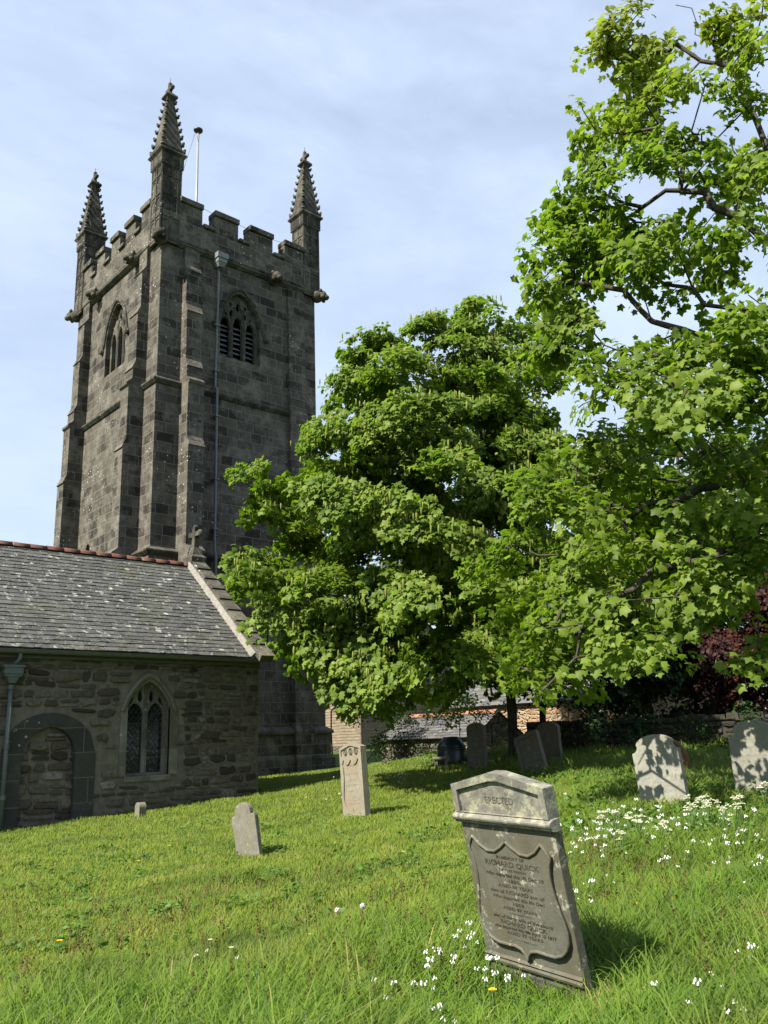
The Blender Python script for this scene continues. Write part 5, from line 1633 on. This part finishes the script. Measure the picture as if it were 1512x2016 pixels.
def build_grass(N, seed=2):
    rng = np.random.default_rng(seed)
    az = np.radians(np.where(rng.uniform(0, 1, N) < .9, rng.uniform(17, 84, N), rng.uniform(-8, 17, N)))
    d = 4.3 * (33 / 4.3) ** rng.uniform(0, 1, N)
    x, y = d * np.cos(az), d * np.sin(az)
    cl = rng.normal(0, .035, (N, 2))
    # blades come in tufts
    q = rng.integers(0, N, N) % max(1, N // 9)
    tx, ty = x[q], y[q]; dq = d[q]
    tuft = rng.uniform(0, 1, N) < .55
    x = np.where(tuft, tx + cl[:, 0] * (1 + dq * .05), x); y = np.where(tuft, ty + cl[:, 1] * (1 + dq * .05), y)
    d = np.hypot(x, y)
    keep = ~((y > 19.93) & (x < 13.12)) & ~((y > 27.3) & (x > 12.8) & (x < 22.8)) & (d > 3.9)
    x, y, d = x[keep], y[keep], d[keep]
    n = len(x)
    # long grass: foreground strip, right-hand side, ragged patches; mown: the broad middle and left
    side = x * math.sin(.84) - y * math.cos(.84)                 # metres to the right of the view axis
    tall = 1 / (1 + np.exp((d - 7.6 - .55 * side - .9 * smooth_noise(x, y, 1.3, 5)) * 1.5))
    tall = np.maximum(tall, 1 / (1 + np.exp(-(side - 1.6 - .10 * (d - 5) - .7 * smooth_noise(x, y, 1.0, 9)) * 2.2)) * .85)
    patch = np.clip(smooth_noise(x, y, 1.7, 21) * 1.6 - .25, 0, 1)
    tall = np.clip(tall + .35 * patch * (d < 14), 0, 1)
    h = (.040 + .032 * rng.uniform(0, 1, n)) * (1 - tall) + tall * (.13 + .20 * rng.uniform(0, 1, n) ** 1.6)
    h *= 1 + .25 * smooth_noise(x, y, 2.7, 3)
    h = np.maximum(h, .03) * (1 + .012 * d)
    near = np.exp(-(((x - 4.05) / .75) ** 2 + ((y - 3.45) / .85) ** 2))
    h *= 1 - .68 * near
    h *= np.where(d > 7, 1 + .7 * np.clip(smooth_noise(x, y, 4.5, 41) - .12, 0, 1) * rng.uniform(.3, 1.6, n), 1 + .35 * rng.normal(0, 1, n).clip(-1, 2) * tall)
    # thin growth in front of the headstones' faces
    w = (.0027 + .0024 * rng.uniform(0, 1, n)) * (1 + .085 * np.maximum(d - 5, 0)) * (.8 + .5 * tall)
    z = gz(x, y) - .01
    a = rng.uniform(0, 2 * PI, n)
    lean = np.abs(rng.normal(0, .38, n)) + .12 + .20 * tall
    wind = np.array([.30, -.16])
    dx, dy = np.cos(a) * lean + wind[0] * .5, np.sin(a) * lean + wind[1] * .5
    b = rng.uniform(0, 2 * PI, n)
    sx, sy = np.cos(b), np.sin(b)
    V = np.zeros((n, 7, 3), np.float32)
    for i, (t, wk) in enumerate(((0, 1.0), (.45, .85), (.80, .5))):
        k = t * t
        cx, cy, cz = x + dx * h * (t * .35 + k * .75), y + dy * h * (t * .35 + k * .75), z + h * (t - .22 * k * np.minimum(lean, 1.2))
        V[:, 2 * i] = np.stack([cx - sx * w * wk, cy - sy * w * wk, cz], 1)
        V[:, 2 * i + 1] = np.stack([cx + sx * w * wk, cy + sy * w * wk, cz], 1)
    cx, cy, cz = x + dx * h * 1.12, y + dy * h * 1.12, z + h * (1 - .34 * np.minimum(lean, 1.3))
    V[:, 6] = np.stack([cx, cy, cz], 1)
    t = np.array([(0, 1, 3), (0, 3, 2), (2, 3, 5), (2, 5, 4), (4, 5, 6)])
    T = (np.arange(n)[:, None, None] * 7 + t[None]).reshape(-1, 3)
    r = np.clip(rng.uniform(0, 1, n) * .62 + .38 * (smooth_noise(x, y, 5.5, 7) * 1.2 + .5) + .12 * smooth_noise(x, y, 17, 8), 0, 1)
    o = mesh_np('grass', V.reshape(-1, 3), T, m_grass, None, {'rnd': np.repeat(r, 7), 'hgt': np.repeat(tall, 7)})
    tag(o, 'churchyard grass, mown in the middle and long in the foreground', None, None, 'stuff')
build_grass(570000)

# leafy ground cover in the shade under the trees
def build_cover():
    rng = np.random.default_rng(31)
    P = []
    for (u, v, su, sv, n) in ((1170, 1535, 60, 22, 240), (1110, 1530, 40, 14, 120), (1230, 1560, 45, 22, 180), (1420, 1570, 70, 26, 260), (1380, 1540, 80, 20, 220), (1180, 1625, 60, 25, 150), (1330, 1612, 60, 14, 160), (1280, 1480, 50, 30, 160),
                              (1160, 1480, 90, 24, 320), (1420, 1500, 90, 24, 300), (960, 1505, 60, 12, 160), (780, 1490, 90, 10, 200), (1480, 1560, 40, 40, 160), (1400, 1790, 50, 30, 45), (1260, 1860, 40, 25, 35), (820, 1840, 40, 14, 40)):
        for _ in range(n):
            p = G(u + rng.normal(0, su), min(2010, v + abs(rng.normal(0, sv)) * rng.choice([-1, 1])))
            d = math.hypot(p.x, p.y)
            if d < 30: P.append((p.x, p.y, p.z + rng.uniform(.03, .16 if d > 9 else .08)))
    P = np.array(P)
    U = norm(np.array([0, 0, 1.0]) + rng.normal(0, .3, (len(P), 3)))
    V, T, R, N = leaf_arrays(P, U, 9, .075, rng, .10, .25, LEAF3, LEAF3_T, .05)
    o = mesh_np('ground_cover', V, T, m_leafweed, None, {'rnd': R, 'hgt': R * 0})
    tag(o, 'leafy weeds and young growth among the grass under the trees', None, None, 'stuff')
build_cover()

def build_rosettes():
    rng = np.random.default_rng(41)
    P = []
    for _ in range(260):
        p = G(rng.uniform(0, 1100), rng.uniform(1610, 1960))
        if (p.y < 19.6 or p.x > 13.4):
            k = rng.integers(2, 7)
            for _ in range(k): P.append((p.x + rng.normal(0, .10), p.y + rng.normal(0, .10), p.z + rng.uniform(.03, .08)))
    P = np.array(P)
    U = norm(np.array([0, 0, 1.0]) + rng.normal(0, .25, (len(P), 3)))
    V, T, R, N = leaf_arrays(P, U, 8, .055, rng, .07, .15, LEAF3, LEAF3_T, .02)
    o = mesh_np('lawn_weeds', V, T, m_leafweed, None, {'rnd': R, 'hgt': R * 0})
    tag(o, 'small broad-leaved weeds scattered through the mown grass', None, None, 'stuff')
build_rosettes()

m_seed = leafmat('sorrel_seed', (.07, .03, .018), (.12, .06, .03), (.17, .12, .05), .2, .6)
def build_stalks():
    rng = np.random.default_rng(43)
    V, T, R = [], [], []
    b = 0
    for (u0, u1, v0, v1, n) in ((0, 560, 1740, 1870, 80), (560, 900, 1720, 1860, 40), (1110, 1330, 1690, 1800, 60), (1330, 1512, 1720, 1980, 50), (0, 900, 1880, 2010, 90)):
        for _ in range(n):
            p = np.array(G(rng.uniform(u0, u1), rng.uniform(v0, v1), .1))
            H = rng.uniform(.16, .34); a = rng.uniform(0, 6.28); l = rng.uniform(.02, .16)
            top = p + np.array([math.cos(a) * l, math.sin(a) * l, H]); mid = p + (top - p) * .5 + np.array([0, 0, .02])
            w = np.array([-.6, .8, 0]) * .0022
            V += [p - w, p + w, mid - w, mid + w, top - w * .6, top + w * .6]
            T += [(b, b + 1, b + 3), (b, b + 3, b + 2), (b + 2, b + 3, b + 5), (b + 2, b + 5, b + 4)]
            r = rng.uniform(0, 1); R += [r] * 6; b += 6
            for k in range(9):
                c = mid + (top - mid) * (.25 + .75 * k / 8) + rng.normal(0, .006, 3)
                s = rng.uniform(.005, .011)
                e = norm(rng.normal(0, 1, (2, 3)))
                V += [c - e[0] * s, c + e[0] * s, c + e[1] * s * 1.2, c - e[1] * s]
                T += [(b, b + 1, b + 2), (b, b + 1, b + 3), (b, b + 2, b + 3)]
                R += [rng.uniform(0, 1)] * 4; b += 4
    o = mesh_np('seed_stalks', np.array(V), np.array(T), m_seed, None, {'rnd': np.array(R), 'hgt': np.zeros(b)})
    tag(o, 'reddish sorrel and grass seed stalks standing above the turf', None, None, 'stuff')
build_stalks()

# ------------------------------------------------------------------ wild flowers
def bell_plant(seed, H=.30, n=5, sz=1.0):
    rnd = random.Random(seed)
    mb = MB(); mb.smooth = True
    lean = Vector((rnd.uniform(-.06, .06), rnd.uniform(-.06, .06), 0))
    top = lean + ZV * H
    mb.tube([(0, 0, -.02), tuple(lean * .4 + ZV * H * .55), tuple(top)], [.0042, .0035, .0028], 5)
    mb.cur = 1
    for k in range(n):
        a = 2 * PI * k / n + rnd.uniform(-.4, .4)
        r = rnd.uniform(.012, .030) * sz
        c = top + Vector((r * math.cos(a), r * math.sin(a), rnd.uniform(-.012, .012)))
        d = Vector((.35 * math.cos(a), .35 * math.sin(a), -1)).normalized()
        e1 = d.cross(Vector((0, 1, .1))).normalized(); e2 = d.cross(e1)
        b = len(mb.v); L = rnd.uniform(.020, .030) * sz
        for t, rr in ((0, .003), (.35, .008), (.75, .009), (1.0, .012)):
            for i in range(6):
                q = 2 * PI * i / 6
                rr2 = rr * sz * (1.0 if (t < 1 or i % 2 == 0) else .6)
                p = c + d * L * t + (e1 * math.cos(q) + e2 * math.sin(q)) * rr2
                mb.v.append(tuple(p))
        for l in range(3):
            for i in range(6):
                j = (i + 1) % 6
                mb.face([b + l * 6 + i, b + l * 6 + j, b + (l + 1) * 6 + j, b + (l + 1) * 6 + i])
    o = mb.build('bell_flower', [m_stem, m_petal])
    return o

protos = [bell_plant(s, H, n, sz) for s, H, n, sz in ((1, .28, 5, .62), (2, .32, 6, .68), (3, .25, 4, .60), (4, .34, 6, .70))]
_used = set()
def put(src_i, x, y, s, rot, label, cat, group):
    src = protos[src_i]
    o = src if src_i not in _used else src.copy()
    if src_i in _used: COL.objects.link(o)
    _used.add(src_i)
    o.location = (x, y, float(gz(x, y)))
    o.rotation_euler = (0, 0, rot)
    o.scale = (s, s, s)
    return tag(o, label, cat, group)

rf = random.Random(77)
patches = [((855, 1885), (14, 12), 7, 'white bell flower left of the front headstone', 'white bell flowers left of the front headstone'),
           ((905, 1850), (22, 10), 7, 'white bell flower left of the front headstone', 'white bell flowers left of the front headstone'),
           ((845, 1930), (14, 12), 5, 'white bell flower left of the front headstone', 'white bell flowers left of the front headstone'),
           ((945, 1900), (14, 12), 5, 'white bell flower left of the front headstone', 'white bell flowers left of the front headstone'),
           ((1005, 1930), (18, 12), 5, 'white bell flower against the foot of the front headstone', 'white bell flowers at the front headstone'),
           ((760, 1945), (12, 14), 3, 'white bell flower in the long foreground grass', 'scattered white bell flowers in the foreground grass'),
           ((870, 1985), (22, 14), 5, 'white bell flower in the long foreground grass', 'scattered white bell flowers in the foreground grass'),
           ((430, 1870), (22, 8), 3, 'white bell flower in the long foreground grass', 'scattered white bell flowers in the foreground grass'),
           ((1145, 1755), (14, 14), 10, 'white bell flower behind the front headstone', 'white bell flowers behind the front headstone'),
           ((1200, 1630), (48, 20), 42, 'white bell flower in the drift before the whitish headstone', 'white bell flowers before the whitish headstone'),
           ((1250, 1612), (50, 10), 34, 'white bell flower in the drift before the whitish headstone', 'white bell flowers before the whitish headstone'),
           ((1160, 1650), (26, 16), 16, 'white bell flower in the drift before the whitish headstone', 'white bell flowers before the whitish headstone'),
           ((1390, 1620), (40, 12), 26, 'white bell flower on the right-hand bank', 'white bell flowers on the right bank'),
           ((1450, 1640), (40, 18), 24, 'white bell flower on the right-hand bank', 'white bell flowers on the right bank'),
           ((1330, 1680), (60, 24), 18, 'white bell flower on the right-hand bank', 'white bell flowers on the right bank'),
           ((1480, 1690), (30, 30), 14, 'white bell flower on the right-hand bank', 'white bell flowers on the right bank'),
           ((1400, 1950), (60, 34), 11, 'white bell flower in the bottom right corner grass', 'white bell flowers in the bottom right corner'),
           ((1490, 1900), (18, 40), 5, 'white bell flower in the bottom right corner grass', 'white bell flowers in the bottom right corner'),
           ((660, 1560), (40, 8), 10, 'white bell flower near the tall pale headstone', 'white bell flowers near the tall pale headstone'),
           ((760, 1525), (50, 5), 20, 'white bell flower near the tall pale headstone', 'white bell flowers near the tall pale headstone')]
for (u, v), (su, sv), n, lab, grp in patches:
    for _ in range(n):
        # the head is seen at (u, v): the foot is where that sight line, lowered by the stalk, meets the turf
        p = G(u + rf.gauss(0, su * 1.2), min(v + rf.gauss(0, sv * 1.15), 2030), .22)
        put(rf.randrange(4), p.x, p.y, rf.uniform(.58, .90), rf.uniform(0, 6.28), lab, 'flower', grp)

def small_flower(name, label, cat, u, v, H, kind, group=None, s=1.0):
    p = G(u, v, H)
    o = thing(name, label, cat, (p.x, p.y, p.z), (0, 0, rf.uniform(0, 6)), group)
    mb = MB(); mb.smooth = True
    mb.tube([(0, 0, -.03), (.004, .0, H * .6), (0, .003, H)], .003, 5); mb.build('stem', m_stem, o)
    mb = MB(); mb.smooth = True
    if kind == 'clock':
        rr = random.Random(int(u))
        for k in range(90):
            d = Vector((rr.gauss(0, 1), rr.gauss(0, 1), rr.gauss(0, 1))).normalized()
            c = Vector((0, 0, H)) + d * .024
            e1 = d.cross(Vector((.3, .2, 1))).normalized(); e2 = d.cross(e1)
            b = len(mb.v)
            mb.v.append(tuple(c - d * .018))
            for i in range(5): mb.v.append(tuple(c + (e1 * math.cos(i * 1.257) + e2 * math.sin(i * 1.257)) * .0062))
            mb.face([b + 1, b + 2, b + 3, b + 4, b + 5])
            for i in range(5): mb.face([b, b + 1 + i, b + 1 + (i + 1) % 5])
        mb.build('seed_head', m_fluff, o)
        mb = MB(); mb.ball((0, 0, H), .007); mb.build('seed_core', m_wood, o)
    elif kind == 'yellow':
        for ring_, n, r, zt in ((0, 14, .022 * s, .004), (1, 10, .014 * s, .009)):
            for k in range(n):
                a = 2 * PI * k / n + ring_ * .3
                w = .16
                c = Vector((0, 0, H))
                p0 = c + Vector((math.cos(a) * .003, math.sin(a) * .003, .002)); p1 = c + Vector((math.cos(a - w) * r * .9, math.sin(a - w) * r * .9, zt)); p2 = c + Vector((math.cos(a) * r, math.sin(a) * r, zt + .002)); p3 = c + Vector((math.cos(a + w) * r * .9, math.sin(a + w) * r * .9, zt))
                mb.add([p0, p1, p2, p3], [(0, 1, 2, 3)])
        mb.build('petals', m_yellow, o)
    elif kind == 'daisy':
        for k in range(14):
            a = 2 * PI * k / 14; w = .17; r = .014 * s
            c = Vector((0, 0, H))
            mb.add([c + Vector((math.cos(a - w) * r * .35, math.sin(a - w) * r * .35, 0)), c + Vector((math.cos(a - w) * r, math.sin(a - w) * r, .002)), c + Vector((math.cos(a + w) * r, math.sin(a + w) * r, .002)), c + Vector((math.cos(a + w) * r * .35, math.sin(a + w) * r * .35, 0))], [(0, 1, 2, 3)])
        mb.build('petals', m_petal, o)
        mb = MB(); mb.ball((0, 0, H + .001), .0055 * s, (1, 1, .6)); mb.build('disc', m_yellow, o)
    return o
small_flower('dandelion_clock', 'lower left of the two round dandelion clocks in the foreground grass', 'dandelion clock', 665, 1798, .20, 'clock', 'dandelion clocks')
small_flower('dandelion_clock', 'upper right of the two round dandelion clocks in the foreground grass', 'dandelion clock', 714, 1789, .21, 'clock', 'dandelion clocks')
for u, v, lab in ((1322, 1775, 'yellow dandelion right of the front headstone, the upper of the pair'), (1281, 1799, 'yellow dandelion right of the front headstone, the lower of the pair'), (970, 1953, 'yellow dandelion at the left foot of the front headstone'),
                  (1252, 1785, 'small yellow flower left of the dandelion pair behind the headstone'), (794, 1678, 'small yellow flower in the mown grass left of the front headstone'), (117, 1855, 'yellow flower in the long grass at bottom left'),
                  (272, 1696, 'small yellow flower in the mown grass at left, nearer'), (333, 1666, 'small yellow flower in the mown grass at left, farther'), (1212, 1664, 'tiny orange flower among the white drift')):
    small_flower('dandelion', lab, 'dandelion', u, v, .10 if v < 1700 else .17, 'yellow', 'yellow dandelions', 1.1)
for k, (u, v) in enumerate(((676, 1836), (683, 1840), (684, 1844), (687, 1848), (691, 1847), (693, 1843), (703, 1836), (703, 1872), (700, 1876), (611, 1842), (616, 1839))):
    small_flower('daisy', 'white daisy in the little clump below the dandelion clocks', 'daisy', u, v, .10, 'daisy', 'daisies below the dandelion clocks', 1.15)
for k, (u, v) in enumerate(((232, 1931), (245, 1939), (186, 1939), (177, 1974), (189, 1974), (182, 1980), (414, 1853), (443, 1957), (455, 1870))):
    small_flower('daisy', 'white daisy in the long grass at lower left', 'daisy', u, v, .14, 'daisy', 'daisies at lower left', 1.3)

def cow_parsley(label, u, v, H, seed, group):
    rnd = random.Random(seed)
    p = G(u, v, H)
    o = thing('cow_parsley', label, 'wild flower', (p.x, p.y, p.z), (0, 0, rnd.uniform(0, 6)), group)
    st = MB(); st.smooth = True; um = st
    heads = []
    for k in range(5):
        a = rnd.uniform(0, 6.28); r = rnd.uniform(.04, .16) * H
        h = Vector((r * math.cos(a), r * math.sin(a), H * rnd.uniform(.75, 1.05)))
        st.cur = 0; st.tube([(0, 0, -.03), (h.x * .3, h.y * .3, h.z * .6), tuple(h)], [.005, .004, .002], 4)
        for q in range(7):
            a2 = 2 * PI * q / 7; r2 = rnd.uniform(.016, .030) if q else 0
            c = h + Vector((r2 * math.cos(a2), r2 * math.sin(a2), .026 - r2 * .6 + rnd.uniform(-.004, .004)))
            st.cur = 0; st.tube([tuple(h), tuple(c)], .0012, 3)
            for w in range(5):
                um.cur = 1; um.ball((c.x + rnd.gauss(0, .006), c.y + rnd.gauss(0, .006), c.z + rnd.gauss(0, .002)), rnd.uniform(.003, .0055), (1, 1, .8), 5, 3)
    st.build('flowering_stems', [m_stem, m_cream], o)
    rng = np.random.default_rng(seed)
    P = np.stack([rng.normal(0, .08, 14), rng.normal(0, .08, 14), rng.uniform(.08, H * .7, 14)], 1)
    V, T, R, N = leaf_arrays(P, norm(np.array([0, 0, 1.]) + rng.normal(0, .3, (14, 3))), 6, .05, rng, .07, .3, LEAF3, LEAF3_T, .04)
    mesh_np('leaves', V, T, m_leafweed, o, {'rnd': R, 'hgt': R * 0})
for k, (u, v) in enumerate(((1362, 1568), (1378, 1572), (1388, 1580), (1395, 1568), (1418, 1585), (1455, 1568), (1502, 1548), (1358, 1590), (1440, 1590))):
    cow_parsley('cream cow parsley between the whitish headstone and the dappled one', u, v, .42, 50 + k, 'cow parsley between the two pale headstones')
for k, (u, v) in enumerate(((1238, 1600), (1212, 1606), (1255, 1612), (1298, 1620), (1222, 1640), (1185, 1600))):
    cow_parsley('cream cow parsley in the white drift left of the whitish headstone', u, v, .32, 70 + k, 'cow parsley left of the whitish headstone')

def build_gull():
    p = at(1213, 584, 140)
    o = thing('gull', 'distant gull gliding in the sky between the two big trees', 'bird', tuple(p), (0, 0, math.radians(-42)))
    mb = MB(); mb.smooth = True
    mb.tube([(0, -.28, 0), (0, -.15, .01), (0, .1, 0), (0, .3, -.01)], [.03, .09, .08, .02], 8); mb.build('body', m_white, o)
    for s in (-1, 1):
        mb = MB()
        up = [(0, -.1, .02), (s * .3, -.16, .14), (s * .68, .0, .10), (s * .3, .03, .14), (0, .1, .02)]
        mb.add(up + [(a, b, c - .015) for a, b, c in up], [(0, 1, 2, 3, 4), (9, 8, 7, 6, 5)] + [(i, (i + 1) % 5, 5 + (i + 1) % 5, 5 + i) for i in range(5)])
        mb.build('wing', m_white, o)
build_gull()
